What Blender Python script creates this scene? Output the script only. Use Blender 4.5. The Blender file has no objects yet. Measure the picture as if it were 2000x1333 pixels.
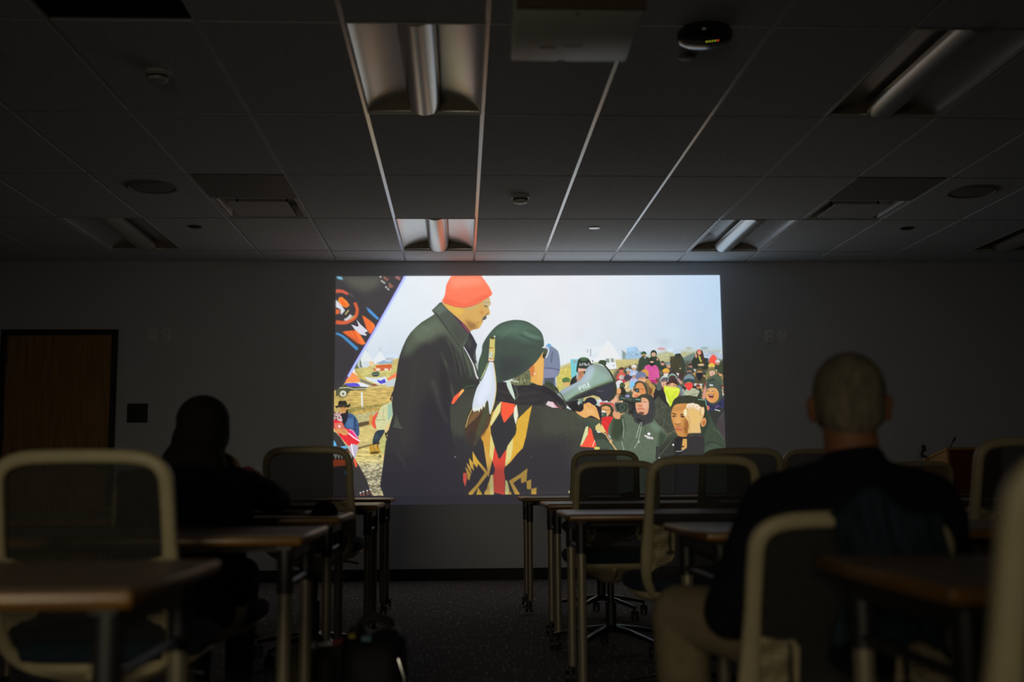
import numpy as np, math, random
# ---------------------------------------------------------------- the projected picture
# painted on a grid; coordinates run x 651..1419, y 538..968
PX0, PX1, PY0, PY1 = 648.0, 1422.0, 534.0, 990.0
PS = 1.35                                   # samples per unit
PW, PH = int((PX1-PX0)*PS), int((PY1-PY0)*PS)
IMG = np.zeros((PH, PW, 3))
prng = np.random.RandomState(7)
def smooth_pts(p, n=6):
    p = np.array(p, float); m = len(p); out = []
    for i in range(m):
        a, b, c, d = p[i-1], p[i], p[(i+1) % m], p[(i+2) % m]
        for k in range(n):
            t = k/n
            out.append(.5*((2*b)+(-a+c)*t+(2*a-5*b+4*c-d)*t*t+(-a+3*b-3*c+d)*t**3))
    return np.array(out)
def pbox(p, pad=2):
    x0 = max(0, int((p[:, 0].min()-PX0)*PS)-pad); x1 = min(PW, int((p[:, 0].max()-PX0)*PS)+pad+2)
    y0 = max(0, int((p[:, 1].min()-PY0)*PS)-pad); y1 = min(PH, int((p[:, 1].max()-PY0)*PS)+pad+2)
    return x0, x1, y0, y1
def blur(a, r):
    r = int(round(r*PS))
    if r < 1: return a
    for ax in (0, 1):
        for _ in range(2):
            pad = [(0, 0)]*a.ndim; pad[ax] = (r+1, r)
            c = np.cumsum(np.pad(a, pad, mode='edge'), axis=ax)
            n = a.shape[ax]
            hi = np.take(c, np.arange(2*r+1, 2*r+1+n), axis=ax); lo = np.take(c, np.arange(0, n), axis=ax)
            a = (hi-lo)/(2*r+1)
    return a
def mask(p, soft=0):
    p = np.array(p, float); x0, x1, y0, y1 = pbox(p, 2+int(soft*PS*3))
    if x1 <= x0 or y1 <= y0: return None
    S = 3
    xs = PX0+(x0+(np.arange((x1-x0)*S)+.5)/S)/PS; ys = PY0+(y0+(np.arange((y1-y0)*S)+.5)/S)/PS
    X, Y = xs[None, :], ys[:, None]; ins = np.zeros((len(ys), len(xs)), bool)
    n = len(p)
    for i in range(n):
        ax, ay = p[i]; bx, by = p[(i+1) % n]
        if ay == by: continue
        c = (ay > Y) != (by > Y)
        ins ^= c & (X < (bx-ax)*(Y-ay)/(by-ay)+ax)
    m = ins.reshape(y1-y0, S, x1-x0, S).mean((1, 3))
    if soft: m = blur(m, soft)
    return m, (slice(y0, y1), slice(x0, x1))
NOI = {}
def noise(scale, sl, sx=1, sy=1, seed=0):
    key = (scale, sx, sy, seed)
    if key not in NOI:
        h, w = int(PH/(scale*sy*PS))+3, int(PW/(scale*sx*PS))+3
        g = np.random.RandomState(seed+11).rand(h, w)
        yy = np.arange(PH)/(scale*sy*PS); xx = np.arange(PW)/(scale*sx*PS)
        yi, xi = yy.astype(int), xx.astype(int); fy, fx = (yy-yi)[:, None], (xx-xi)[None, :]
        fy = fy*fy*(3-2*fy); fx = fx*fx*(3-2*fx)
        a = g[yi][:, xi]; b = g[yi][:, xi+1]; c = g[yi+1][:, xi]; d = g[yi+1][:, xi+1]
        NOI[key] = (a*(1-fx)+b*fx)*(1-fy)+(c*(1-fx)+d*fx)*fy
    return NOI[key][sl]
LAST = [None]
def put(m, sl, col, a=1.0, tex=0, ts=2, tx=1, ty=1, seed=0):
    c = np.array(col, float)
    if tex: c = c*(1+tex*(noise(ts, sl, tx, ty, seed)-.5)[..., None]*2)
    k = (m*a)[..., None]; IMG[sl] = IMG[sl]*(1-k)+c*k
def P(pts, col, sm=0, soft=0, a=1.0, clip=None, **kw):
    p = smooth_pts(pts) if sm else np.array(pts, float)
    r = mask(p, soft)
    if r is None: return
    m, sl = r
    if clip is not None: m = m*clip[sl]
    put(m, sl, col, a, **kw)
def full(pts, sm=0):
    p = smooth_pts(pts) if sm else np.array(pts, float); m, sl = mask(p); f = np.zeros((PH, PW)); f[sl] = m; return f
def O(x, y, rx, ry, col, rot=0, **kw):
    t = np.linspace(0, 2*np.pi, 22, endpoint=False); c, s = math.cos(math.radians(rot)), math.sin(math.radians(rot))
    u, v = rx*np.cos(t), ry*np.sin(t); P(np.stack([x+c*u-s*v, y+s*u+c*v], 1), col, **kw)
def L(pts, w, col, sm=0, **kw):
    p = np.array(pts, float)
    if sm and len(p) > 2:
        q = []
        for i in range(len(p)-1):
            a, b, c, d = p[max(i-1, 0)], p[i], p[i+1], p[min(i+2, len(p)-1)]
            for k in range(6):
                t = k/6; q.append(.5*((2*b)+(-a+c)*t+(2*a-5*b+4*c-d)*t*t+(-a+3*b-3*c+d)*t**3))
        q.append(p[-1]); p = np.array(q)
    w0, w1 = (w, w) if np.isscalar(w) else w
    ws = np.linspace(w0, w1, len(p))/2
    d = np.gradient(p, axis=0); d /= np.linalg.norm(d, axis=1)[:, None]+1e-9; nrm = np.stack([-d[:, 1], d[:, 0]], 1)
    P(np.concatenate([p+nrm*ws[:, None], (p-nrm*ws[:, None])[::-1]]), col, **kw)

def paint():
    global IMG
    yy = PY0+np.arange(PH)[:, None]/PS; xx = PX0+np.arange(PW)[None, :]/PS
    # foggy sky
    kx = [650, 780, 900, 1100, 1200, 1290, 1360, 1420]
    sky = [(216, 228, 238), (222, 230, 237), (226, 230, 233), (223, 225, 230), (216, 222, 230), (204, 217, 231), (190, 211, 233), (182, 208, 230)]
    for c in range(3):
        top = np.interp(xx[0], kx, [s[c] for s in sky])
        low = np.interp(xx[0], [650, 760, 1100, 1300, 1420], [(214, 226, 234), (200, 212, 224), (216, 224, 230), (196, 212, 224), (180, 200, 216)][0:5] and [[214, 200, 216, 196, 180], [226, 212, 224, 212, 200], [234, 224, 230, 224, 216]][c])
        t = np.clip((yy-560)/150, 0, 1); t = t*t
        IMG[:, :, c] = top[None, :]*(1-t)+low[None, :]*t
    sl = (slice(0, PH), slice(0, PW)); IMG += (noise(30, sl, seed=3)-.5)[..., None]*4
    # misty hills
    P([(1250, 705), (1290, 696), (1340, 692), (1420, 686), (1420, 730), (1250, 730)], (178, 192, 200), soft=5)
    O(1295, 672, 14, 7, (178, 194, 204), soft=5, a=.6)
    # ground on the left
    P([(690, 712), (790, 700), (790, 975), (640, 975), (640, 720)], (205, 186, 118), tex=.08, ts=2, tx=4)
    P([(648, 768), (790, 756), (790, 830), (648, 830)], (200, 172, 98), tex=.16, ts=1.3, tx=7, seed=2)
    P([(690, 724), (790, 716), (790, 745), (700, 750)], (196, 188, 116), soft=2, tex=.1, tx=3)
    P([(640, 870), (790, 850), (790, 972), (640, 972)], (206, 188, 120), soft=3, tex=.2, ts=1.5, tx=5, seed=5)
    P([(690, 905), (760, 900), (750, 972), (700, 972)], (205, 196, 150), soft=5, tex=.28, ts=1.8, tx=2, seed=6)
    for i in range(70):
        x, y = 680+prng.rand()*80, 900+prng.rand()*70; O(x, y, 1+prng.rand()*3, .5+prng.rand(), [(150, 128, 66), (226, 220, 180), (178, 150, 84)][i % 3], a=.55, rot=-15)
    # teepees, tents, cars
    O(690, 706, 22, 8, (150, 165, 150), soft=4, a=.6)
    P([(691, 709), (708, 703), (708, 722), (690, 722)], (188, 198, 186)); P([(690, 708), (698, 706), (697, 722), (690, 724)], (110, 128, 104), soft=1)
    P([(702, 707), (708, 706), (707, 720), (702, 720)], (122, 136, 126), soft=1)
    P([(714, 686), (727, 705), (729, 716), (706, 718), (704, 703)], (222, 228, 226)); P([(741, 688), (753, 704), (755, 712), (730, 714), (728, 706)], (224, 230, 232))
    L([(738, 680), (744, 690)], 1, (170, 170, 190), a=.6); L([(744, 680), (738, 690)], 1, (170, 170, 190), a=.6); L([(712, 679), (717, 690)], 1, (180, 180, 196), a=.6)
    P([(708, 708), (720, 708), (718, 720), (708, 720)], (206, 214, 222)); P([(720, 708), (728, 708), (728, 715), (720, 716)], (232, 196, 156))
    O(765, 699, 13, 5, (206, 220, 236)); O(760, 703, 9, 2.5, (190, 192, 200))
    P([(733, 712), (748, 706), (757, 704), (767, 708), (765, 712), (742, 714)], (150, 172, 196)); O(757, 707, 7, 2, (188, 206, 224))
    P([(733, 716), (763, 714), (764, 720), (734, 721)], (206, 92, 44)); P([(728, 722), (765, 720), (764, 725), (730, 727)], (200, 96, 60))
    O(737, 724, 5, 2, (246, 226, 212)); O(753, 724, 4, 2, (244, 222, 210)); O(762, 723, 1.5, 2, (240, 214, 206))
    P([(724, 733), (728, 729), (738, 728), (741, 733), (738, 737), (728, 738)], (96, 124, 96)); L([(720, 734), (744, 733)], 1, (150, 160, 150)); P([(726, 735), (738, 734), (736, 738), (728, 738)], (84, 92, 84))
    P([(684, 726), (692, 720), (693, 730), (690, 733)], (224, 230, 236)); P([(694, 722), (700, 730), (712, 742), (700, 740), (694, 734)], (198, 168, 82))
    P([(700, 730), (712, 738), (730, 742), (712, 745)], (208, 190, 110)); L([(695, 715), (700, 722)], 2, (120, 112, 74))
    P([(680, 724), (691, 731), (702, 744), (702, 748), (664, 750), (664, 740)], (246, 148, 84)); L([(683, 724), (698, 735)], 1.2, (240, 238, 236))
    P([(712, 738), (730, 741), (752, 738), (758, 750), (748, 754), (730, 750), (716, 744)], (214, 224, 228)); P([(701, 741), (712, 745), (728, 752), (742, 756), (728, 757), (704, 748)], (150, 142, 126)); P([(724, 752), (736, 752), (732, 756), (726, 755)], (166, 92, 56))
    P([(730, 741), (742, 746), (750, 742), (753, 750), (742, 752), (737, 748)], (82, 72, 200)); P([(728, 739), (736, 744), (737, 748)], (220, 226, 246))
    P([(755, 742), (773, 730), (773, 738), (757, 746)], (246, 124, 84)); P([(752, 748), (771, 741), (769, 756), (752, 758)], (196, 204, 210)); L([(716, 742), (742, 756)], 1, (236, 226, 206))
    # trailer
    P([(656, 757), (662, 752), (676, 753), (690, 757), (716, 758), (716, 762), (700, 764), (684, 765), (678, 772), (656, 776)], (112, 114, 78)); L([(656, 760), (680, 759), (690, 762), (716, 761)], 1.6, (200, 204, 176)); L([(684, 764), (714, 763.5)], 1.2, (84, 88, 62))
    P([(672, 751), (690, 750), (704, 752), (703, 757), (682, 757)], (92, 80, 214)); P([(696, 748), (706, 750), (722, 756), (716, 758), (704, 757)], (224, 230, 244))
    O(669, 771, 9, 8, (120, 116, 84)); O(670, 771, 6.2, 6.2, (214, 216, 196)); O(670, 771, 2.6, 2.6, (150, 150, 136)); O(670, 771, 1, 1, (90, 90, 80)); L([(650, 776), (720, 774)], 3, (170, 142, 74), a=.4, soft=1)
    # fence post, logs
    P([(704, 768.5), (707.5, 768.5), (708.7, 808), (706, 808)], (222, 228, 232)); P([(640, 805), (700, 797), (770, 788), (770, 800), (690, 808), (640, 814)], (150, 142, 74), soft=1.5, a=.8, tex=.2, ts=1.4, tx=3)
    P([(690, 804), (745, 796), (750, 806), (700, 812)], (190, 160, 86), tex=.2, soft=1.5)
    P([(686, 815), (700, 811), (728, 806), (746, 806), (744, 822), (722, 830), (700, 835), (688, 830)], (186, 178, 128), sm=1, tex=.14, ts=1.2, tx=2); P([(690, 829), (722, 824), (744, 820), (744, 825), (700, 836)], (118, 94, 64), soft=1)
    P([(686, 870), (730, 861), (752, 857), (756, 864), (730, 871), (696, 877)], (196, 180, 118)); P([(694, 876), (735, 866), (758, 862), (757, 866), (722, 872), (696, 879)], (126, 108, 62), soft=.8)
    O(744, 880, 8, 5, (140, 124, 66), a=.8, soft=1); O(741, 892, 3, 3, (130, 120, 70), a=.8)
    # person in the black hat
    P([(668, 812), (678, 808), (690, 812), (698, 824), (701, 840), (700, 852), (690, 860), (676, 858), (668, 842)], (62, 98, 148), sm=1, tex=.1); P([(676, 820), (690, 818), (690, 838), (676, 836)], (84, 128, 172), a=.7, soft=1); L([(692, 818), (694, 842)], 3, (44, 74, 118), a=.8)
    P([(664, 806), (680, 806), (678, 822), (672, 832), (662, 826)], (36, 38, 58)); O(670, 800, 8.5, 9, (204, 150, 84)); O(670, 797, 7, 3, (164, 116, 62), a=.6); L([(666, 803), (674, 803)], 1, (170, 100, 80)); L([(664, 798), (668, 798)], 1, (80, 56, 36)); L([(671, 798), (676, 798)], 1, (80, 56, 36))
    O(662, 798, 2, 5, (190, 160, 120)); P([(676, 803), (680, 800), (678, 812), (674, 812)], (60, 40, 34))
    P([(654, 795), (660, 794), (661, 787), (664, 784.5), (670, 785), (674, 784.5), (677, 787), (677.5, 793), (681, 792), (683.5, 790), (684, 794), (681, 798), (672, 796), (662, 797), (657, 799)], (42, 42, 34)); L([(661, 793), (677, 793)], .8, (90, 92, 70))
    # red and white jacket, phone
    P([(652, 808), (660, 806), (666, 812), (669, 822), (667, 828), (652, 828)], (190, 170, 168)); 
    for i in range(22): O(653+prng.rand()*13, 807+prng.rand()*18, 1.3, 1.3, [(60, 30, 44), (230, 226, 230), (196, 60, 74)][i % 3])
    P([(652, 822), (668, 826), (673, 836), (684, 842), (694, 852), (702, 864), (692, 872), (684, 874), (668, 858), (652, 836)], (226, 40, 52), sm=1, tex=.12, ts=2)
    P([(680, 838), (690, 842), (700, 858), (694, 856), (682, 846)], (232, 52, 120), soft=.5); L([(680, 847), (690, 855), (702, 863)], 2.6, (248, 222, 236)); L([(682, 840), (688, 842), (698, 856)], 1, (246, 220, 236))
    P([(653, 828), (668, 826), (673, 838), (662, 842), (654, 840)], (214, 112, 90)); O(663, 834, 2.5, 2.5, (244, 214, 220)); O(672, 845, 8, 6, (220, 158, 96), rot=25); O(662, 843, 6, 4, (214, 150, 92), rot=25)
    for k in range(4): L([(666+k*2.2, 837+k*1.5), (670+k*2.4, 846+k*1.2)], .8, (190, 120, 70))
    # tribal blanket in front of it
    P([(680, 872), (690, 868), (700, 872), (692, 900)], (190, 180, 200)); L([(686, 868), (690, 892)], 2.4, (236, 232, 240))
    lo = full([(640, 838), (656, 846), (664, 854), (676, 872), (688, 890), (700, 908), (714, 934), (727, 968), (727, 975), (640, 975)])
    P([(640, 838), (656, 846), (664, 854), (676, 872), (688, 890), (700, 908), (714, 934), (727, 968), (727, 975), (640, 975)], (72, 68, 68), tex=.06)
    L([(660, 848), (676, 871), (690, 892), (714, 934), (727, 968)], 1, (170, 150, 140), a=.5)
    P([(652, 860), (656, 866), (658, 872), (652, 872)], (96, 180, 226)); P([(664, 873), (676, 871), (681, 876), (672, 877)], (96, 170, 214)); P([(688, 886), (692, 892), (698, 910), (694, 914), (690, 900)], (234, 96, 62), clip=lo)
    for i in range(7): P([(651+i*6, 885), (654+i*6, 878+i*.6), (657+i*6, 885)], (186, 80, 50), clip=lo)
    P([(648, 897), (686, 897), (690, 908), (648, 912)], (214, 92, 50), clip=lo, soft=.8); P([(648, 886), (684, 886), (690, 897), (648, 897)], (196, 200, 190), clip=lo, soft=.6)
    for i in range(8): P([(650+i*6, 898), (653+i*6, 888), (655+i*6, 898)], (60, 56, 56), clip=lo)
    P([(672, 920), (678, 918), (680, 926), (674, 927)], (80, 150, 190), clip=lo, soft=1)
    for i, (x, y) in enumerate([(703.5, 961.5), (709, 959.5), (716.5, 957.5), (722, 955)]):
        O(x, y, 1.9, 1.5, (236, 232, 226), rot=-35); O(x+.6, y+4, 1.5, 1.2, (214, 110, 80)); O(x+.8, y+7, 1.5, 1.2, (196, 84, 60))
    # upper blanket
    up = full([(640, 530), (791, 530), (786, 545), (757, 600), (730, 650), (697, 706), (673, 750), (658, 766), (640, 770)])
    P([(640, 530), (792, 530), (788, 541), (757, 600), (728, 650), (697, 706), (673, 750), (660, 762), (640, 770)], (74, 70, 76), tex=.05, ts=3)
    P([(664, 540), (745, 540), (740, 560), (715, 572), (690, 564), (676, 552)], (112, 112, 100), soft=7, clip=up); P([(650, 660), (700, 690), (690, 720), (650, 760)], (64, 60, 70), soft=6, clip=up, a=.8)
    P([(656, 540), (667, 541), (671, 548), (660, 546)], (110, 176, 200), soft=.8)
    for x, y in [(742, 541), (745, 550), (749, 553), (753, 562), (757, 566)]: O(x, y, 2.6, 1.8, (206, 210, 196), rot=45, soft=.4)
    for x, y in [(750, 543), (754, 547), (760, 556), (764, 560), (760, 561), (773, 543), (778, 546), (775, 541)]: O(x, y, 3, 2.4, (170, 112, 96), rot=45, soft=.7)
    O(756, 545, 3, 2, (150, 90, 70), soft=.5); O(776, 543, 5, 3, (166, 112, 118), soft=1, a=.7)
    L([(656, 570), (668, 570), (680, 576)], (8, 5), (206, 92, 66), sm=1, clip=up, soft=.8); P([(680, 572), (686, 576), (692, 582), (684, 578)], (120, 118, 122), soft=.5)
    L([(692, 592), (697, 606), (694, 620), (684, 628), (672, 632), (656, 631)], (6, 8), (212, 92, 56), sm=1, clip=up, soft=.6)
    L([(686, 617), (678, 625), (672, 626)], (7, 4), (206, 206, 210), sm=1, soft=.4); L([(692, 618), (684, 626)], 2, (196, 168, 90))
    P([(662, 582), (668, 581), (678, 590), (683, 598), (676, 603), (664, 597), (660, 588)], (242, 132, 40), soft=.7); P([(663, 583), (672, 592), (680, 600), (668, 596)], (240, 96, 40), soft=.6)
    P([(656, 586), (662, 592), (670, 602), (674, 608), (666, 617), (662, 604), (656, 602)], (216, 216, 222), soft=.5); P([(656, 604), (664, 608), (663, 614), (656, 616)], (226, 104, 50), soft=.5); L([(681, 607), (674, 616)], 2.4, (200, 180, 120)); L([(665, 605), (664, 612)], 1.4, (60, 50, 50))
    P([(714, 600), (722, 606), (732, 616), (740, 624), (736, 627), (726, 618), (718, 610)], (74, 148, 214), clip=up, soft=.4)
    ch = full([(706, 617), (710, 620), (716, 622), (724, 632), (732, 640), (722, 652), (712, 676), (700, 674), (690, 664), (680, 658), (666, 650), (672, 647), (684, 640), (696, 630)])
    for i in range(9):
        t = i/8; P([(706+16*t, 617+12*t), (712+18*t, 621+14*t), (724+14*t, 648+14*t), (717+14*t, 650+12*t)], [(238, 104, 50), (226, 92, 44), (244, 128, 50)][i % 3], clip=up, soft=.7)
    for i in range(9):
        t = i/8; P([(668+22*t, 650-2*t), (676+22*t, 649-2*t), (704+10*t, 668+6*t), (696+10*t, 672+4*t)], [(236, 104, 48), (210, 80, 40), (244, 122, 56)][i % 3], clip=up, soft=.8)
    P([(676, 656), (696, 668), (700, 680), (682, 668)], (120, 60, 40), soft=2, a=.6, clip=up)
    P([(695.5, 626), (704, 636), (714, 645), (719, 651), (714, 658), (703, 655), (692, 645), (685.5, 635.5), (698, 640), (700, 638)], (212, 212, 224), clip=up); P([(711, 652), (720, 648), (716, 656)], (90, 80, 90), clip=up)
    L([(656, 653), (668, 658), (682, 670), (698, 685)], (4, 6.5), (66, 142, 200), sm=1, clip=up, soft=.4)
    for i in range(40): O(654+prng.rand()*60, 680+prng.rand()*70, .8, .8, [(90, 100, 100), (110, 60, 70), (60, 80, 90)][i % 3], clip=up, a=.5)
    L([(791, 535), (784, 551), (757, 600), (729, 651), (697, 707), (680, 738)], 4.6, (178, 190, 246)); L([(788.5, 535), (782, 549), (754.5, 600), (727, 650), (695, 705), (672, 746)], 1.6, (92, 76, 170), a=.8); L([(795, 535), (787, 553), (760, 602), (732, 653)], 2.5, (206, 226, 246), a=.9)
    # beige-coated person at the coat's edge
    P([(764, 786), (757, 790), (747, 794), (740, 803), (736, 816), (730, 826), (731, 836), (738, 841), (748, 842), (756, 838), (764, 826), (766, 800)], (206, 206, 156), sm=1, tex=.08, ts=1.5)
    P([(756, 792), (764, 790), (766, 812), (756, 824)], (158, 188, 162), soft=1); P([(731, 812), (738, 806), (732, 824), (734, 838), (728, 836), (724, 822)], (226, 84, 60), sm=1); P([(720, 814), (728, 810), (724, 832), (720, 832)], (206, 150, 76)); L([(733, 822), (752, 822)], 1, (150, 140, 96)); L([(748, 798), (746, 820)], 1, (170, 165, 120))
    P([(752, 834), (760, 826), (762, 836), (754, 846), (750, 842)], (222, 196, 136)); P([(738, 842), (750, 842), (746, 852), (740, 862), (737, 872), (728, 868), (727, 862), (731, 848)], (52, 72, 88), sm=1); O(734, 855, 4, 6, (80, 112, 130), rot=20, soft=1, a=.6); P([(750, 848), (756, 850), (747, 862), (740, 872), (741, 860)], (190, 176, 110)); P([(742, 862), (752, 850), (752, 880), (746, 888), (740, 880)], (186, 186, 112), tex=.1)
    P([(728, 866), (738, 866), (738, 875), (736, 870), (731, 871), (732, 878), (728, 874)], (40, 36, 40)); P([(720, 872), (736, 868), (742, 884), (738, 888), (722, 889)], (186, 142, 44)); O(731, 885, 9, 2.4, (110, 92, 44), rot=-4); P([(728, 872), (732, 870), (733, 880), (730, 878)], (228, 180, 100)); L([(729, 871), (732, 880)], .9, (60, 40, 36)); L([(737, 866), (737, 876)], .9, (60, 40, 36))
    P([(760, 782), (765, 768), (770, 764), (766, 790)], (60, 58, 46)); P([(763, 778), (766, 776), (764, 790)], (214, 170, 120)); L([(770, 812), (760, 840), (752, 852)], 3, (44, 42, 56)); L([(773, 810), (768, 820)], 1.5, (206, 206, 216)); L([(751, 846), (754, 858)], 2, (50, 48, 60))
    # standing man's coat
    coat = [(861, 592), (841, 608), (847, 615), (835, 623), (822, 631), (810, 641.5), (800, 652), (792, 664.5), (785, 680), (779, 697), (775, 716), (772, 742), (766, 768), (764, 790), (766, 812), (758, 840), (752, 868), (748, 900), (744, 930), (741, 950), (746, 960), (750, 975), (930, 975), (915, 940), (905, 905), (893, 865), (886, 830), (880, 790), (905, 770), (935, 758), (933, 735), (928, 715), (926, 690), (929, 676), (922, 662), (918, 655), (900, 630), (880, 610)]
    cm = full(coat); P(coat, (60, 60, 64), tex=.05, ts=4)
    P([(841, 608), (806, 642), (790, 664), (782, 700), (800, 700), (815, 680), (835, 660), (850, 645), (870, 660), (900, 700), (915, 740), (930, 740), (925, 690), (905, 640), (870, 600)], (104, 118, 98), soft=6, clip=cm); P([(800, 650), (850, 622), (872, 650), (840, 670), (815, 672)], (122, 136, 112), soft=6, clip=cm, a=.8)
    P([(790, 700), (830, 680), (850, 700), (850, 860), (780, 860), (774, 760)], (64, 62, 64), soft=8, clip=cm, a=.9); P([(820, 780), (885, 780), (900, 975), (800, 975)], (48, 47, 60), soft=10, clip=cm); P([(740, 880), (930, 900), (930, 975), (740, 975)], (50, 47, 60), soft=8, clip=cm, a=.8)
    L([(866, 705), (876, 745), (884, 780)], 3, (124, 128, 108), sm=1, soft=1.5, clip=cm, a=.8); L([(886, 690), (896, 720), (901, 756)], 2.2, (112, 120, 98), sm=1, soft=1, clip=cm, a=.7); L([(860, 690), (868, 720)], 2, (104, 120, 96), soft=1.5, clip=cm, a=.7)
    P([(858, 700), (880, 740), (872, 790), (856, 760)], (46, 44, 52), soft=4, clip=cm, a=.8); L([(843, 745), (850, 770), (858, 800), (872, 830)], (8, 3), (92, 92, 84), sm=1, soft=3, clip=cm, a=.7); P([(890, 735), (930, 750), (905, 768), (892, 768)], (56, 62, 56), soft=3, clip=cm)
    P([(772, 812), (784, 840), (766, 836)], (90, 98, 86), soft=1, clip=cm); L([(766, 835), (786, 838)], 1, (110, 118, 104), a=.7, clip=cm); L([(784, 845), (788, 870), (786, 895)], 3, (70, 64, 64), soft=2, clip=cm); L([(772, 880), (784, 900), (792, 914)], 4, (74, 72, 74), soft=2, clip=cm, a=.7)
    for a_, b_, c_, w_ in [((893, 672), (899, 700), (908, 735), 2.5), ((872, 668), (884, 700), (890, 738), 2), ((905, 690), (912, 715), (918, 740), 2)]: L([a_, b_, c_], (w_, .6), (110, 120, 98), sm=1, soft=.8, clip=cm, a=.7); L([(a_[0]+4, a_[1]+4), (b_[0]+4, b_[1]), (c_[0]+4, c_[1])], (1, w_), (38, 38, 44), sm=1, soft=.8, clip=cm, a=.7)
    L([(812, 700), (808, 740), (800, 790)], 5, (74, 76, 74), sm=1, soft=3, clip=cm, a=.6); L([(830, 760), (845, 800), (850, 850)], 7, (44, 43, 50), sm=1, soft=4, clip=cm, a=.6); L([(800, 650), (822, 640), (838, 650)], 2, (150, 160, 140), sm=1, soft=2, clip=cm, a=.5); L([(848, 648), (840, 660), (836, 676)], 1.2, (150, 160, 140), sm=1, soft=1, clip=cm, a=.4)
    col = [(857, 592), (861, 592), (880, 614), (915, 655), (897, 681), (892, 677), (868, 645), (841, 608)]
    P(col, (98, 110, 98)); P([(858, 594), (870, 606), (855, 618), (844, 608)], (120, 140, 124), soft=2, a=.8, clip=full(col)); P([(880, 630), (912, 655), (897, 678), (882, 655)], (84, 92, 82), soft=3, a=.8, clip=full(col)); L([(848, 612), (868, 640), (896, 682)], 1.4, (52, 58, 52)); L([(847, 613), (860, 606)], .6, (80, 90, 80))
    P([(882, 618), (890, 622), (906, 636), (916, 650), (916, 658), (905, 648)], (98, 66, 90)); L([(900, 634), (914, 652)], 1.6, (186, 66, 90)); P([(914, 650), (920, 658), (925, 668), (929, 676), (924, 684), (922, 700), (926, 714), (922, 718), (905, 690), (903, 680), (912, 665)], (56, 58, 72)); P([(914, 662), (920, 672), (915, 684), (908, 676)], (86, 92, 78), a=.7, soft=1)
    L([(903, 680), (912, 696), (922, 716), (928, 738), (931, 743)], (1.6, 3.4), (216, 214, 214)); L([(922, 696), (928, 708), (930, 720)], 1, (120, 120, 130)); L([(926, 712), (932, 730), (934, 742)], 2, (196, 206, 186), tex=.3, ts=1)
    # head and orange hat
    face = [(861, 594), (870, 592), (905, 602), (952, 580), (955, 590), (956, 596), (951, 601), (954, 612), (953.5, 617), (948, 618), (947, 622), (946, 626), (940, 628), (940, 632), (937, 637), (935, 641), (931, 645), (922, 646), (916, 650), (905, 636), (890, 622), (872, 606)]
    fm = full(face); P(face, (208, 164, 88)); P([(866, 594), (900, 604), (905, 612), (890, 620), (872, 604)], (222, 178, 80), soft=2, clip=fm); P([(905, 625), (930, 636), (925, 648), (912, 646)], (164, 120, 64), soft=3, clip=fm); P([(938, 588), (956, 582), (956, 600), (944, 602)], (196, 178, 130), soft=2, clip=fm)
    P([(905, 600), (930, 594), (925, 606), (908, 608)], (196, 172, 118), soft=2, a=.7, clip=fm); O(938, 612, 4, 4, (190, 124, 60), soft=1.5, a=.6); O(946, 600, 4, 1.6, (128, 112, 80), rot=20, soft=.5); L([(941, 593), (953, 592)], 1, (150, 136, 100)); L([(951, 613), (946, 618)], 1.2, (120, 96, 110)); P([(946, 618), (948, 623), (944, 627), (938, 627), (941, 621)], (112, 116, 112)); L([(937, 630), (941, 629)], 1, (130, 80, 80)); O(931, 632, 2, 2, (160, 108, 50), a=.5)
    hat = [(880, 539), (876, 544), (869, 558), (867, 575), (864, 584), (859.5, 590), (866, 594), (885, 601), (903, 603), (920, 600), (938, 591), (956, 579), (959, 575), (953, 562), (945, 550), (937, 539), (930, 530), (885, 530)]
    hm = full(hat); P(hat, (246, 118, 84), tex=.04, ts=.9, tx=14, ty=1); P([(876, 540), (935, 540), (945, 555), (880, 565)], (250, 148, 116), soft=5, clip=hm, a=.8); P([(865, 582), (905, 596), (955, 572), (950, 585), (905, 602), (862, 592)], (236, 96, 64), soft=2, clip=hm, a=.7); L([(864, 592), (885, 600), (903, 602.5), (921, 599), (940, 590)], 1.1, (190, 70, 60), clip=hm)
    # far left-of-megaphone background: white building, grass
    P([(1056, 668), (1060, 675), (1190, 680), (1190, 730), (1056, 730)], (220, 228, 232), soft=1.5)
    for x in range(1095, 1150, 9): L([(x, 682), (x+1, 722)], .8, (206, 214, 222), a=.5)
    P([(1150, 730), (1160, 700), (1183, 668), (1188, 668), (1213, 708), (1214, 725), (1210, 730)], (226, 228, 230)); L([(1180, 655), (1186, 670)], 1, (206, 210, 216), a=.6); P([(1152, 702), (1164, 690), (1158, 712)], (196, 210, 226), soft=1.5, a=.7)
    P([(1212, 686), (1216, 690), (1226, 698), (1226, 706), (1213, 706)], (142, 162, 160), soft=.5)
    P([(1218, 700), (1225, 684), (1240, 680), (1246, 690), (1252, 692), (1252, 706), (1220, 708)], (156, 188, 214), soft=.8, tex=.12, ts=1.5); O(1230, 686, 10, 4, (164, 204, 234), soft=1)
    for i in range(14): O(1236+prng.rand()*14, 690+prng.rand()*14, 1.5, 1, [(120, 140, 156), (210, 222, 230)][i % 2], a=.7)
    P([(1085, 722), (1115, 710), (1212, 706), (1420, 700), (1420, 740), (1290, 760), (1085, 800)], (196, 184, 122), soft=1.5, tex=.07)
    P([(1256, 702), (1300, 690), (1420, 690), (1420, 712), (1256, 712)], (184, 184, 140), soft=3, tex=.1); O(1268, 688, 15, 4, (206, 216, 226), soft=1); O(1290, 685, 8, 2.4, (206, 150, 150), soft=1); O(1308, 688, 6, 4, (206, 222, 238), soft=1); O(1344, 684, 7, 3, (184, 186, 176), soft=1); O(1375, 684, 8, 3, (158, 178, 182), soft=1)
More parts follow.
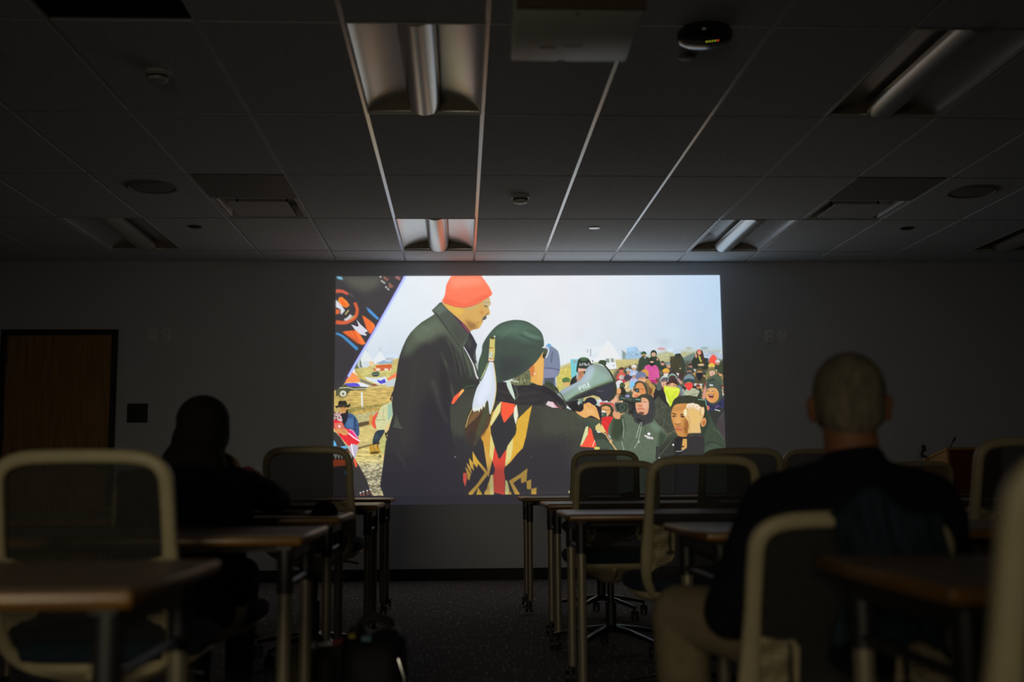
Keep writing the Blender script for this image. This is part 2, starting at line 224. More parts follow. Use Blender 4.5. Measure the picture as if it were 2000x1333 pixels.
    P([(1330, 706), (1345, 697), (1356, 694), (1358, 712), (1345, 722), (1332, 718)], (124, 148, 140), sm=1, soft=.6); P([(1370, 690), (1412, 692), (1412, 712), (1372, 712)], (176, 192, 206), soft=1.5, tex=.12)
    # parked van, turquoise sign
    P([(1151, 704), (1160, 700), (1196, 703), (1200, 712), (1202, 724), (1186, 726), (1151, 726)], (226, 230, 234)); P([(1180, 704), (1187, 704), (1188, 712), (1181, 712)], (142, 160, 150)); P([(1189.5, 703.5), (1196, 704), (1197, 711), (1191, 711.5)], (148, 166, 154)); L([(1184, 726), (1202, 725.5)], 1, (120, 130, 120)); O(1154.5, 709, 1.2, 2.5, (120, 130, 130)); O(1196, 718, 2, 1.5, (176, 180, 184))
    for k in range(4): O(1150.5, 687+k*3.6, 1.5, 1.3, (130, 136, 148), a=.8)
    for k in range(2): O(1144.5, 687+k*3.6, 1.3, 1.2, (130, 136, 148), a=.8)
    P([(1084, 728), (1112, 718), (1112, 790), (1084, 780)], (202, 190, 98), soft=1, tex=.1); P([(1111, 705), (1128, 705), (1128, 742), (1113, 742)], (116, 198, 206)); O(1120, 710, 3.5, 1.6, (196, 130, 130), soft=.5)
    # blue-grey jacketed person
    P([(1058, 690), (1065, 678), (1068, 676), (1074, 679), (1080, 683), (1087, 690), (1090, 704), (1091, 722), (1088, 735), (1082, 742), (1081, 762), (1058, 760)], (126, 138, 166), sm=1); O(1069, 678, 4.5, 4, (110, 166, 210)); L([(1076, 690), (1073, 712)], 1.5, (88, 98, 128), soft=.5); L([(1060, 722), (1075, 723), (1089, 726)], 1.5, (92, 92, 124)); P([(1060, 724), (1084, 726), (1084, 740), (1060, 742)], (140, 142, 174), soft=1.5, a=.8); P([(1060, 744), (1080, 742), (1078, 768), (1060, 765)], (96, 106, 124)); L([(1060, 743), (1080, 742)], 1, (76, 80, 100))
    # crowd: soft filler, then the people one by one
    rr = random.Random(5); skin = [(214, 160, 112), (190, 132, 86), (226, 178, 134)]; hats = [(70, 78, 78), (60, 66, 58), (148, 60, 60), (92, 100, 124), (168, 140, 84), (52, 54, 62), (196, 196, 196), (96, 110, 84)]
    P([(1198, 728), (1240, 716), (1300, 712), (1420, 706), (1422, 905), (1290, 905), (1190, 880), (1190, 780)], (112, 108, 90), soft=2, tex=.3, ts=2)
    for i in range(170):
        y = 726+i*.55; x = 1200+rr.random()*214
        if y > 722+(0 if x > 1290 else 14):
            h = rr.choice(hats); O(x, y+7, 6, 6, rr.choice(hats), tex=.15); O(x, y, 3.4, 4.2, rr.choice(skin)); O(x, y-2.6, 3.8, 2.8, h); L([(x-1.5, y), (x+1.5, y)], .7, (90, 60, 50), a=.4)
    def person(x, y, s, skin_c, hat_c, coat_c, hood=False, mk=None):
        P([(x-1.9*s, y+3.2*s), (x-1.5*s, y+1.5*s), (x-.7*s, y+.95*s), (x+.7*s, y+.95*s), (x+1.5*s, y+1.5*s), (x+1.9*s, y+3.2*s)], coat_c, sm=1, tex=.12, ts=1.5)
        if hood: O(x, y-.1*s, 1.25*s, 1.45*s, hat_c)
        O(x, y+.1*s, .85*s, 1.1*s, skin_c)
        if hood: P([(x-.95*s, y), (x-.8*s, y-.85*s), (x, y-1.2*s), (x+.8*s, y-.85*s), (x+.95*s, y), (x+.55*s, y-.45*s), (x-.55*s, y-.45*s)], hat_c, sm=1)
        else: P([(x-1.05*s, y-.2*s), (x-.95*s, y-.95*s), (x, y-1.45*s), (x+.95*s, y-.95*s), (x+1.05*s, y-.2*s), (x, y-.4*s)], hat_c, sm=1)
        L([(x-.5*s, y), (x-.12*s, y)], .16*s, (70, 44, 36), a=.55); L([(x+.12*s, y), (x+.5*s, y)], .16*s, (70, 44, 36), a=.55)
        if mk: P([(x-.9*s, y+.15*s), (x+.9*s, y+.15*s), (x+.75*s, y+.8*s), (x, y+1.5*s), (x-.75*s, y+.8*s)], mk, sm=1)
        else: L([(x-.3*s, y+.65*s), (x+.3*s, y+.65*s)], .16*s, (150, 70, 60)); O(x, y+.32*s, .12*s, .12*s, (170, 110, 76))
    person(1255, 697, 5, (190, 150, 110), (56, 112, 72), (66, 84, 66)); P([(1244, 720), (1246, 706), (1252, 700), (1258, 700), (1268, 706), (1270, 728), (1246, 728)], (66, 84, 66), sm=1); O(1257.5, 702.5, 1.4, 1.4, (226, 226, 226))
    person(1274.5, 695, 5, (218, 180, 150), (58, 66, 56), (62, 80, 62), hood=True); P([(1268, 702), (1282, 702), (1287, 710), (1286, 724), (1268, 724)], (60, 80, 62), sm=1, tex=.1); O(1282, 706, 1.8, 2.4, (222, 160, 140))
    person(1271, 711, 6, (196, 160, 124), (54, 62, 54), (212, 84, 152), mk=(36, 44, 40)); P([(1256, 724), (1260, 718), (1268, 716), (1276, 717), (1283, 722), (1286, 740), (1283, 744), (1278, 742), (1277, 748), (1266, 748), (1264, 732)], (212, 84, 152), sm=1, tex=.08)
    for k in range(5): L([(1263, 723+k*5), (1279, 722+k*5)], .7, (176, 58, 124))
    P([(1267, 746), (1280, 745), (1281, 754), (1266, 751)], (178, 48, 110), tex=.1); O(1271, 711, 5, 6, (44, 50, 46)); O(1271, 711, 3.8, 2, (206, 176, 140)); O(1271, 716, 4.4, 3.4, (34, 40, 38))
    person(1292, 714, 3.6, (214, 160, 140), (80, 70, 60), (60, 76, 62)); person(1304, 718, 4.6, (206, 160, 120), (128, 150, 168), (100, 90, 90))
    # brown-coated person from behind
    P([(1307, 702), (1315, 700), (1318, 698), (1330, 700), (1335, 712), (1337, 726), (1335, 740), (1326, 745), (1316, 735), (1309, 725)], (82, 80, 54), sm=1, tex=.1); P([(1330, 700), (1336, 712), (1336, 735), (1332, 740), (1330, 712)], (56, 84, 66), soft=.6); O(1321, 692, 8, 6, (190, 206, 222)); P([(1315, 700), (1318, 695), (1327, 694), (1330, 700), (1326, 702)], (52, 66, 52)); O(1327, 724, 1.4, 1.6, (176, 190, 160)); O(1310, 703, 3.5, 3, (112, 96, 66)); P([(1322, 735), (1334, 730), (1330, 750), (1322, 745)], (86, 60, 62), soft=1)
    # long-haired person with phone
    P([(1350, 712), (1354, 702), (1362, 698), (1372, 702), (1380, 706), (1382, 720), (1376, 726), (1352, 724)], (52, 62, 50), sm=1, tex=.15, ts=1.5); P([(1359, 696), (1360, 689), (1366, 687), (1371, 690), (1374, 702), (1376, 714), (1368, 716), (1366, 704)], (92, 66, 52), sm=1); O(1364.5, 692.5, 3.6, 5, (222, 148, 116)); O(1364, 688.5, 4, 2, (206, 110, 90)); P([(1362, 698), (1366, 700), (1370, 712), (1366, 710)], (190, 196, 70)); O(1358.5, 700, 1.5, 4, (222, 150, 120)); O(1368, 717, 7, 2.5, (216, 190, 140), soft=.5); P([(1375, 704), (1382, 704), (1381, 718), (1375, 718)], (54, 66, 60))
    O(1393, 705, 6, 8, (238, 92, 72), soft=.6); P([(1385, 705), (1392, 697), (1398, 706), (1396, 716), (1386, 716)], (236, 84, 66), sm=1); person(1401, 713, 4, (196, 150, 120), (214, 216, 220), (70, 84, 64)); P([(1398, 724), (1408, 712), (1412, 712), (1414, 736), (1404, 734)], (76, 92, 60), tex=.1)
    person(1347, 720, 4, (196, 140, 116), (66, 60, 52), (66, 84, 76)); person(1389, 722, 6, (206, 170, 110), (222, 192, 76), (140, 150, 80)); person(1345, 730, 6, (176, 130, 100), (70, 84, 80), (80, 90, 84)); O(1345, 733, 5.5, 2, (60, 96, 110))
    person(1390, 732, 6.5, (222, 184, 160), (144, 132, 88), (150, 130, 90), hood=True); person(1365, 732, 6.4, (186, 146, 96), (110, 98, 66), (104, 94, 62), hood=True, mk=(40, 42, 54)); P([(1358, 734), (1371, 734), (1370, 742), (1366, 749), (1361, 744)], (38, 42, 54), sm=1)
    # front left crowd
    person(1211, 728, 5, (210, 120, 90), (120, 60, 50), (206, 82, 66)); person(1211, 738, 5, (200, 140, 110), (214, 90, 76), (184, 66, 76)); O(1212, 741, 6, 4, (190, 180, 176), tex=.2); person(1226, 730, 5, (204, 150, 110), (172, 200, 214), (90, 80, 100)); person(1236, 723, 4.6, (214, 176, 140), (222, 224, 220), (170, 190, 226)); P([(1226, 720), (1228, 716), (1230, 724), (1226, 726)], (120, 70, 50)); person(1236, 738, 4.5, (190, 150, 130), (190, 206, 236), (176, 180, 214))
    O(1257, 733, 8, 8, (214, 152, 70), soft=.5); P([(1262, 744), (1270, 752), (1278, 762), (1272, 776), (1262, 780), (1256, 760)], (184, 142, 76), sm=1, tex=.08); P([(1264, 760), (1272, 764), (1270, 776), (1264, 774)], (136, 84, 40), soft=1)
    person(1251, 742, 8.2, (220, 160, 120), (122, 132, 166), (140, 110, 80)); O(1252, 746, 7, 7, (222, 166, 126)); L([(1247, 743), (1257, 743)], 1, (130, 90, 80)); P([(1239, 743), (1240, 734), (1248, 730), (1256, 732), (1260, 740), (1250, 741), (1244, 744)], (120, 130, 164), sm=1)
    person(1299, 732, 6, (214, 160, 110), (232, 174, 56), (190, 190, 190)); O(1300, 737, 5.5, 3.4, (220, 216, 200)); P([(1292, 742), (1304, 742), (1302, 748), (1294, 748)], (76, 90, 114)); person(1319, 738, 5, (186, 160, 160), (70, 60, 60), (190, 150, 150)); O(1320, 735, 5, 2.4, (220, 214, 210))
    person(1312, 742, 8, (196, 130, 110), (76, 60, 66), (120, 130, 130), hood=True); P([(1302, 746), (1304, 738), (1311, 733.5), (1318, 737), (1322, 746), (1316, 741), (1308, 740)], (134, 176, 156), sm=1); O(1311.5, 743, 7, 5.5, (100, 56, 66))
    person(1295, 752, 6.5, (226, 178, 150), (120, 122, 126), (176, 100, 96)); L([(1289, 750), (1301, 748)], 2, (150, 110, 110)); P([(1216, 752), (1226, 748), (1232, 762), (1226, 770), (1216, 768)], (206, 186, 140), tex=.2); P([(1228, 752), (1235, 748), (1238, 756), (1230, 764), (1227, 762)], (126, 196, 236), soft=.5); P([(1200, 752), (1206, 747), (1212, 748), (1216, 758), (1206, 764), (1200, 762)], (214, 216, 222), sm=1)
    O(1213, 757, 5.5, 6, (96, 110, 70)); P([(1205, 768), (1208, 760), (1216, 762), (1220, 772), (1212, 782), (1204, 774)], (44, 44, 40), sm=1); O(1206, 768, 4.5, 6, (222, 160, 104)); P([(1200, 774), (1212, 776), (1220, 786), (1200, 790)], (190, 150, 110), tex=.2)
    # camera-phone person with green beanie
    P([(1238, 760), (1238, 752), (1246, 748), (1256, 752), (1262, 764), (1263, 778), (1256, 790), (1238, 792), (1240, 770)], (86, 92, 68), sm=1, tex=.08); P([(1240, 756), (1250, 752), (1257, 762), (1259, 774), (1252, 782), (1240, 776)], (216, 142, 84), sm=1); P([(1238, 763), (1246, 763), (1246, 771), (1238, 771)], (52, 58, 60)); O(1242.5, 767, 2.6, 2.6, (96, 130, 140)); L([(1248, 763), (1256, 766)], .8, (110, 60, 40)); P([(1232, 778), (1236, 769), (1244, 772), (1250, 776), (1244, 786), (1234, 788)], (226, 166, 120), sm=1); P([(1238, 776), (1244, 774), (1242, 788), (1236, 788)], (216, 112, 80), soft=.5)
    # black gloved photographer
    P([(1276, 772), (1278, 764), (1286, 758), (1292, 762), (1296, 772), (1304, 784), (1306, 800), (1296, 800), (1284, 790), (1274, 786)], (46, 46, 50), sm=1, tex=.1); P([(1281, 754), (1286, 752), (1290, 756), (1289, 766), (1281, 766)], (106, 122, 116), sm=1); P([(1274, 790), (1284, 778), (1296, 792), (1308, 800), (1312, 850), (1276, 850)], (88, 96, 80), tex=.25, ts=1.3, ty=3)
    # yellow-masked
    P([(1298, 766), (1300, 756), (1308, 746), (1318, 745), (1327, 756), (1332, 772), (1330, 790), (1322, 786), (1320, 768), (1312, 760), (1302, 760)], (62, 70, 66), sm=1, tex=.1); P([(1320, 752), (1330, 760), (1340, 776), (1332, 790), (1322, 776)], (150, 176, 190), soft=1, a=.7); O(1311, 757, 10, 7, (222, 172, 130)); P([(1299, 753), (1310, 747), (1321, 752), (1323, 758), (1312, 752.5), (1301, 756)], (92, 44, 46), sm=1); L([(1303, 756), (1308, 756)], 1.2, (90, 60, 50)); L([(1313, 757), (1319, 758)], 1.2, (90, 60, 50)); O(1325, 775, 3, 7, (170, 110, 80), rot=-10)
    P([(1296, 758), (1304, 760), (1314, 761), (1325, 763), (1325, 772), (1319, 784), (1312, 792), (1307, 799), (1303, 788), (1298, 776), (1295, 766)], (214, 230, 60), sm=1); L([(1299, 768), (1304, 780), (1308, 790)], 1.6, (186, 204, 48)); L([(1320, 768), (1312, 780), (1309, 790)], 1.6, (190, 208, 50)); L([(1297, 763), (1312, 765), (1324, 767)], 1.4, (236, 242, 110)); L([(1306, 780), (1316, 780)], .8, (176, 196, 40)); P([(1297, 772), (1302, 784), (1306, 797), (1300, 788)], (232, 236, 150)); P([(1314, 792), (1326, 774), (1336, 790), (1316, 800)], (102, 106, 128), soft=.8)
    # red-masked, tan jacket
    P([(1332, 790), (1336, 768), (1345, 762), (1356, 764), (1366, 772), (1366, 800), (1330, 800)], (176, 180, 152), sm=1, tex=.08); O(1344.5, 752, 10, 11, (78, 86, 74)); O(1344, 757, 7, 7, (176, 120, 84)); P([(1334, 748), (1336, 740), (1343, 736), (1352, 739), (1355, 748), (1345, 745)], (128, 154, 160), sm=1); P([(1334, 747), (1344, 744), (1356, 747), (1353, 752), (1344, 749), (1337, 752)], (64, 96, 104), sm=1); P([(1336, 753), (1352, 753), (1351, 762), (1344, 768), (1337, 761)], (234, 62, 60))
    for k in range(5): O(1339+k*2.7, 758+(k % 2)*2, .7, .7, (250, 130, 120))
    L([(1340, 778), (1358, 774)], 1, (140, 140, 110)); P([(1352, 796), (1362, 776), (1368, 766), (1370, 780), (1360, 796)], (66, 82, 62), tex=.15)
    # laughing man right
    P([(1380, 772), (1384, 752), (1394, 746), (1404, 752), (1409, 764), (1412, 790), (1416, 800), (1410, 812), (1396, 812)], (78, 94, 88), sm=1); P([(1379, 748), (1388, 740), (1398, 736), (1408, 742), (1410, 760), (1404, 752), (1394, 748), (1382, 754)], (100, 120, 96), sm=1); P([(1380, 760), (1382, 748), (1392, 744), (1398, 750), (1386, 756)], (46, 44, 50))
    P([(1372, 792), (1378, 786), (1392, 798), (1406, 790), (1416, 792), (1418, 870), (1404, 860), (1390, 840), (1384, 820), (1376, 808)], (62, 66, 62), sm=1, tex=.1); P([(1372, 786), (1378, 784), (1390, 797), (1404, 790), (1412, 782), (1414, 800), (1396, 806), (1384, 808), (1376, 800)], (58, 62, 108), sm=1, tex=.3, ts=1.2); O(1400, 799, 5, 2, (130, 96, 160), rot=-20, a=.7)
    O(1390, 776, 13.5, 16, (220, 160, 92), rot=-6); O(1395, 780, 8, 12, (206, 140, 70), soft=2, a=.5); P([(1377, 770), (1378, 756), (1386, 748), (1396, 748), (1405, 756), (1408, 774), (1404, 776), (1402, 766), (1392, 762), (1382, 764), (1378, 772)], (92, 108, 98), sm=1, tex=.06); P([(1384.5, 755), (1392, 756), (1392, 759), (1385, 759)], (200, 206, 200)); L([(1379, 766), (1386, 767), (1396, 767)], 1, (190, 190, 180)); L([(1380, 768), (1384, 769)], 1, (96, 60, 40)); L([(1390, 769), (1394, 768)], 1, (96, 60, 40)); O(1387, 776, 2, 1.6, (190, 124, 70)); P([(1382, 774.5), (1388, 776), (1393, 776), (1392, 781), (1388, 785), (1384, 780)], (120, 40, 36), sm=1); O(1388, 783, 2.4, 1.6, (230, 130, 120)); L([(1383.5, 776.5), (1391.5, 777.5)], 1, (240, 236, 226))
    P([(1372, 770), (1377, 756), (1379, 764), (1376, 784), (1370, 790)], (214, 150, 126), soft=.5); L([(1395, 805), (1406, 808)], 1.6, (226, 230, 226)); O(1381, 802, 3.5, 5, (240, 130, 92), soft=.6); P([(1398, 850), (1402, 825), (1410, 812), (1418, 808), (1420, 880), (1412, 868)], (86, 78, 84), sm=1); L([(1404, 826), (1412, 812)], 1, (120, 140, 110), a=.6)
    # red-hatted camera people, face under megaphone
    P([(1166, 800), (1172, 788), (1182, 790), (1204, 792), (1204, 812), (1190, 818), (1166, 810)], (196, 130, 112), tex=.2, ts=2); O(1197, 786, 6, 9, (226, 170, 140), rot=15); L([(1168, 792), (1196, 794)], 3, (190, 56, 58), soft=.8); P([(1158, 786), (1166, 788), (1168, 802), (1162, 806)], (180, 200, 186)); P([(1138, 790), (1145, 781), (1156, 784), (1160, 800), (1154, 806), (1142, 800)], (36, 38, 52), sm=1)
    P([(1166, 812), (1170, 798), (1180, 793), (1190, 796), (1196, 806), (1194, 824), (1186, 832), (1172, 830)], (80, 70, 54), sm=1); O(1179, 806, 11, 12, (218, 160, 100)); P([(1166, 806), (1170, 797), (1180, 793), (1190, 797), (1193, 803), (1182, 797), (1172, 800)], (76, 84, 56), sm=1); P([(1167, 808), (1178, 806), (1183, 812), (1182, 824), (1172, 822)], (226, 222, 210)); L([(1173, 802), (1180, 805), (1189, 804)], 1, (110, 96, 90)); P([(1169, 810), (1182, 810), (1182, 819), (1170, 820)], (86, 106, 92)); L([(1171, 814), (1176, 814)], .8, (200, 220, 206))
    P([(1170, 822), (1192, 818), (1194, 830), (1188, 846), (1180, 868), (1170, 846)], (214, 40, 44), sm=1, tex=.1); L([(1174, 828), (1188, 836)], 1, (250, 90, 80), a=.6); P([(1160, 834), (1170, 828), (1180, 846), (1192, 868), (1200, 882), (1188, 880), (1176, 858)], (226, 196, 120)); P([(1170, 850), (1190, 866), (1204, 880), (1200, 886), (1180, 880)], (150, 60, 60))
    P([(1120, 836), (1160, 846), (1200, 872), (1300, 895), (1422, 890), (1422, 978), (1120, 978)], (60, 66, 58), tex=.1, ts=2)
    P([(1190, 860), (1290, 860), (1278, 978), (1186, 978)], (104, 122, 98), tex=.05, ts=2)
    # video camera operator in the green hooded jacket
    jk = [(1194, 822), (1204, 816), (1222, 812), (1245, 826), (1258, 828), (1273, 820), (1282, 832), (1294, 842), (1300, 854), (1302, 862), (1292, 880), (1280, 978), (1188, 978), (1196, 880), (1196, 866), (1184, 850), (1186, 836)]
    jm = full(jk); P(jk, (112, 130, 106), tex=.05, ts=2); P([(1194, 822), (1214, 818), (1218, 840), (1206, 866), (1190, 860)], (70, 86, 62), soft=3, clip=jm); P([(1286, 846), (1300, 856), (1290, 880), (1282, 900)], (74, 92, 74), soft=2, clip=jm); P([(1270, 826), (1290, 840), (1284, 850), (1268, 840)], (126, 156, 130), soft=3, clip=jm, a=.7)
    L([(1213, 822), (1216, 842), (1212, 868), (1216, 884)], 1.4, (160, 176, 156)); L([(1211, 832), (1213, 866)], 1.2, (50, 58, 50)); L([(1258, 830), (1258, 860)], 1.2, (82, 98, 76), a=.6, soft=.5)
    P([(1236, 826), (1234, 800), (1238, 786), (1248, 776), (1262, 774), (1272, 780), (1277, 796), (1276, 815), (1272, 828), (1258, 834), (1250, 838), (1244, 832)], (72, 74, 78), sm=1, tex=.12, ts=1.5); P([(1240, 820), (1250, 824), (1256, 828), (1252, 834), (1244, 828)], (40, 40, 46))
    fc = [(1239, 792), (1246, 780), (1258, 777), (1264, 784), (1265, 800), (1262, 812), (1254, 815), (1244, 812), (1240, 804)]
    P(fc, (216, 158, 120), sm=1); O(1258, 794, 6, 9, (232, 178, 148), soft=1.5, a=.8); P([(1240, 786), (1246, 777), (1258, 775), (1266, 782), (1266, 792), (1262, 784), (1252, 781), (1244, 786)], (78, 84, 54), sm=1, tex=.15, ts=1); L([(1243, 803.5), (1250, 802.5), (1256, 804)], 1.8, (190, 92, 84)); O(1248, 797, 4.4, 1.7, (196, 112, 84), soft=.4); L([(1253, 789), (1261, 790)], 1.1, (120, 76, 60)); O(1250, 812, 6, 3, (96, 64, 52), soft=.8, a=.8); L([(1249, 829), (1245, 841), (1240, 860)], 1, (190, 206, 190)); L([(1252, 828), (1249, 843), (1244, 866), (1236, 880)], 1, (176, 196, 176)); O(1245, 867, 1.4, 3, (170, 190, 170)); L([(1246, 828), (1250, 826)], 2, (40, 44, 44))
    # logo on the jacket
    O(1265, 852, 3, 2.6, (236, 232, 244))
    for k in range(6): L([(1257+k*2.9, 854+k*1), (1257+k*2.9+1, 857.4+k*1)], 1.9, (240, 230, 236)); L([(1257+k*2.9, 856+k*1), (1259.6+k*2.9, 856.8+k*1)], .9, (240, 230, 236))
    L([(1260, 859.5), (1268, 862)], 1.4, (206, 200, 206)); L([(1270, 858), (1273, 859)], 1, (236, 190, 190))
    P([(1280, 876), (1288, 878), (1284, 900), (1278, 900)], (40, 42, 60))
    # video camera
    P([(1206, 777), (1216, 776), (1238, 781), (1250, 782), (1250, 790), (1238, 791), (1226, 788), (1206, 786)], (62, 78, 66)); P([(1222, 781), (1232, 782), (1232, 787), (1222, 787)], (92, 112, 88)); L([(1209, 781), (1220, 783)], 1.4, (120, 160, 140)); L([(1239, 784.5), (1248, 785)], 1.6, (126, 196, 170)); O(1223, 778, 4.6, 2.6, (144, 144, 200)); P([(1214, 786), (1226, 787), (1226, 796), (1214, 792)], (44, 50, 52), tex=.3, ts=1)
    P([(1198, 792), (1202, 790), (1222, 791), (1225, 796), (1224, 808), (1220, 811), (1202, 809), (1199, 804)], (104, 118, 100), sm=1); P([(1201, 793.5), (1220, 793), (1222, 797), (1221, 806), (1217, 808), (1204, 806), (1202, 802)], (50, 60, 52), sm=1); O(1212.5, 800, 6.6, 6.4, (92, 118, 100)); O(1212.5, 800, 4.6, 4.6, (66, 88, 76)); O(1212.5, 800, 2, 2, (44, 62, 56)); P([(1223, 788), (1238, 790), (1238, 812), (1226, 812)], (38, 40, 44), tex=.5, ts=1)
    for i in range(16): O(1224+prng.rand()*13, 790+prng.rand()*22, .7, .7, (150, 160, 156), a=.7)
    P([(1196, 808), (1208, 812), (1208, 822), (1200, 822), (1194, 816)], (216, 156, 112), sm=1)
    # man with the raised fist, green hood
    P([(1272, 978), (1282, 880), (1294, 868), (1302, 858), (1316, 848), (1330, 850), (1370, 840), (1376, 810), (1382, 806), (1390, 826), (1402, 844), (1414, 866), (1420, 884), (1422, 978)], (76, 94, 76), tex=.07, ts=2); L([(1392, 842), (1404, 850), (1414, 864)], 2, (110, 136, 112), soft=1, a=.7); L([(1374, 874), (1388, 868), (1402, 872), (1414, 880)], 1.6, (46, 58, 48), sm=1, soft=.5); P([(1376, 880), (1396, 870), (1416, 882), (1422, 978), (1376, 978)], (86, 112, 92), soft=2, a=.7)
    P([(1284, 880), (1300, 866), (1314, 858), (1320, 880), (1310, 978), (1274, 978)], (60, 66, 58), soft=1.5, tex=.3, ts=1.5); L([(1312, 862), (1300, 878), (1286, 894)], 1, (150, 176, 146), a=.6); O(1313, 873.5, 1.7, 2, (236, 232, 240)); O(1285.5, 898.5, 1.3, 1.5, (220, 226, 230)); P([(1316, 860), (1330, 855), (1342, 858), (1340, 978), (1314, 978)], (38, 36, 44)); P([(1332, 862), (1340, 862), (1340, 880), (1329, 884)], (214, 162, 90)); L([(1318, 886), (1328, 886), (1336, 882)], 1, (190, 196, 200)); O(1332, 877, 3, 1.4, (60, 62, 50))
    fc = [(1312, 802), (1316, 794), (1336, 792), (1350, 790), (1362, 800), (1362, 830), (1352, 850), (1342, 857), (1330, 858), (1321, 854), (1316, 842), (1311, 828), (1309, 816)]
    fm = full(fc, 1); P(fc, (200, 138, 72), sm=1); O(1322, 812, 12, 20, (216, 156, 88), soft=4, clip=fm, a=.7); P([(1336, 820), (1346, 826), (1342, 858), (1334, 850)], (160, 100, 46), soft=3, clip=fm); P([(1312, 800), (1340, 798), (1338, 806), (1312, 808)], (190, 128, 64), soft=2, clip=fm, a=.7)
    L([(1311, 812), (1319, 814.5)], 2, (76, 52, 38)); L([(1327, 815), (1336, 814)], 2.2, (84, 56, 40)); O(1315, 818, 4, 1.6, (60, 42, 34)); O(1331.5, 818.5, 4, 1.6, (66, 44, 34)); O(1317, 819.5, 3.6, 1.2, (196, 140, 92)); P([(1320, 818), (1324, 818), (1329, 830), (1326, 833), (1318, 832), (1315, 830)], (220, 160, 96), soft=.8); L([(1316, 832), (1322, 834), (1328, 832)], 1.3, (130, 76, 44)); L([(1316, 840), (1323, 840.5), (1332, 843)], 2, (216, 124, 96)); L([(1317, 844), (1325, 846), (1331, 844)], 2.4, (196, 104, 80)); L([(1316.5, 842), (1331, 844)], .8, (110, 54, 44)); L([(1334, 840), (1339, 846)], 1, (120, 70, 40)); O(1324, 838, 6, 1.4, (150, 98, 56), soft=.7, a=.6)
    P([(1309, 806), (1310, 796), (1314, 786), (1322, 780), (1340, 777), (1360, 780), (1374, 786), (1379, 798), (1378, 830), (1372, 842), (1366, 836), (1372, 820), (1364, 804), (1350, 794), (1330, 793), (1316, 796)], (66, 72, 52), sm=1, tex=.16, ts=1)
    for k in range(16): L([(1312+k*4, 796-min(k, 4)*1.5), (1318+k*4, 784+(k-8)**2*.05)], .8, [(104, 122, 88), (44, 46, 36)][k % 2], a=.7)
    L([(1362, 785), (1377, 786.5), (1379, 800)], 1.6, (126, 190, 160)); P([(1374, 800), (1379, 798), (1384, 830), (1376, 852), (1366, 862), (1370, 845), (1378, 826)], (58, 76, 58), soft=1)
    O(1373, 830, 5, 9, (216, 150, 90), rot=14); O(1373.5, 831, 2.4, 5, (180, 108, 60), rot=14)
    P([(1343, 850), (1344, 836), (1341, 826), (1334, 816), (1333, 808), (1338, 801), (1340, 795), (1346, 792.5), (1356, 793), (1364, 796), (1368, 800), (1374, 801), (1374, 814), (1370, 824), (1366, 834), (1367, 852), (1356, 854)], (222, 184, 122), sm=1); P([(1346, 808), (1362, 806), (1364, 830), (1350, 836)], (226, 186, 108), soft=4, a=.8)
    for x, y, r in [(1344, 798, 4.6), (1351.5, 796.5, 4.6), (1359, 799, 4.6), (1364, 803, 4)]: O(x, y, r, r, (236, 222, 208)); O(x+.8, y+1.6, r*.7, r*.6, (226, 196, 158))
    O(1337, 811, 3.6, 7, (238, 222, 178)); O(1371, 808, 3.4, 7, (232, 206, 156)); L([(1368, 802), (1366, 816)], .9, (176, 120, 74)); L([(1341, 802), (1342, 818), (1347, 832)], .8, (180, 130, 70)); L([(1343, 828), (1346, 846)], 1.4, (190, 140, 74), soft=.6)
    P([(1340, 856), (1345, 852), (1368, 851), (1374, 860), (1378, 978), (1316, 978), (1326, 892), (1338, 884), (1342, 870)], (58, 56, 60), tex=.16, ts=1.2); P([(1340, 856), (1346, 851), (1369, 851), (1371, 858), (1356, 856), (1344, 860)], (74, 74, 70), soft=.7, tex=.2)
    # hat person with camera beyond megaphone
    P([(1125, 732), (1124, 716), (1128, 704), (1138, 702), (1146, 704), (1152, 714), (1152, 724)], (48, 58, 52), sm=1); O(1137, 705, 8, 4, (96, 140, 92), soft=1, a=.8); P([(1126, 722), (1150, 724), (1144, 742), (1126, 742)], (226, 176, 160)); L([(1125, 722), (1148, 724)], 1.6, (80, 92, 64)); P([(1110, 760), (1112, 746), (1120, 738), (1126, 736), (1130, 750), (1146, 736), (1146, 770), (1112, 780)], (46, 46, 50), sm=1, tex=.1); P([(1124, 742), (1128, 730), (1136, 728), (1140, 738), (1132, 756), (1126, 762)], (196, 134, 96), sm=1); P([(1122, 736), (1125, 728), (1128, 736), (1122, 748)], (176, 184, 188), soft=.5); P([(1130, 750), (1136, 736), (1142, 738), (1138, 758)], (226, 120, 130), soft=.5, a=.7); O(1138.5, 732, 4, 3.6, (50, 50, 56)); L([(1136, 730), (1137, 736)], 1.2, (226, 196, 90))
    for k in range(3): L([(1126, 731+k*3.4), (1133, 731.5+k*3.4)], .8, (110, 60, 40))
    for seg in [[(1129.5, 712.5), (1129.5, 717.5), (1128.2, 718)], [(1132.5, 714.5), (1131.4, 717.5), (1133, 717.6)], [(1135, 713), (1135, 717.8)], [(1133.8, 713.6), (1136.2, 713.6)], [(1138.6, 712.8), (1138.6, 717.8)], [(1137.4, 713.2), (1140, 713.2)], [(1141, 713), (1141, 717.6)], [(1141, 715), (1142.6, 717.6)], [(1143.6, 716), (1144.6, 714.8), (1144, 717.6)], [(1147, 713), (1147, 717.8)], [(1145.9, 713.2), (1148.4, 713.2)], [(1149, 716), (1150, 714.8), (1149.2, 717.6)], [(1151, 715.4), (1151, 717.6)]]: L(seg, 1, (240, 244, 240))
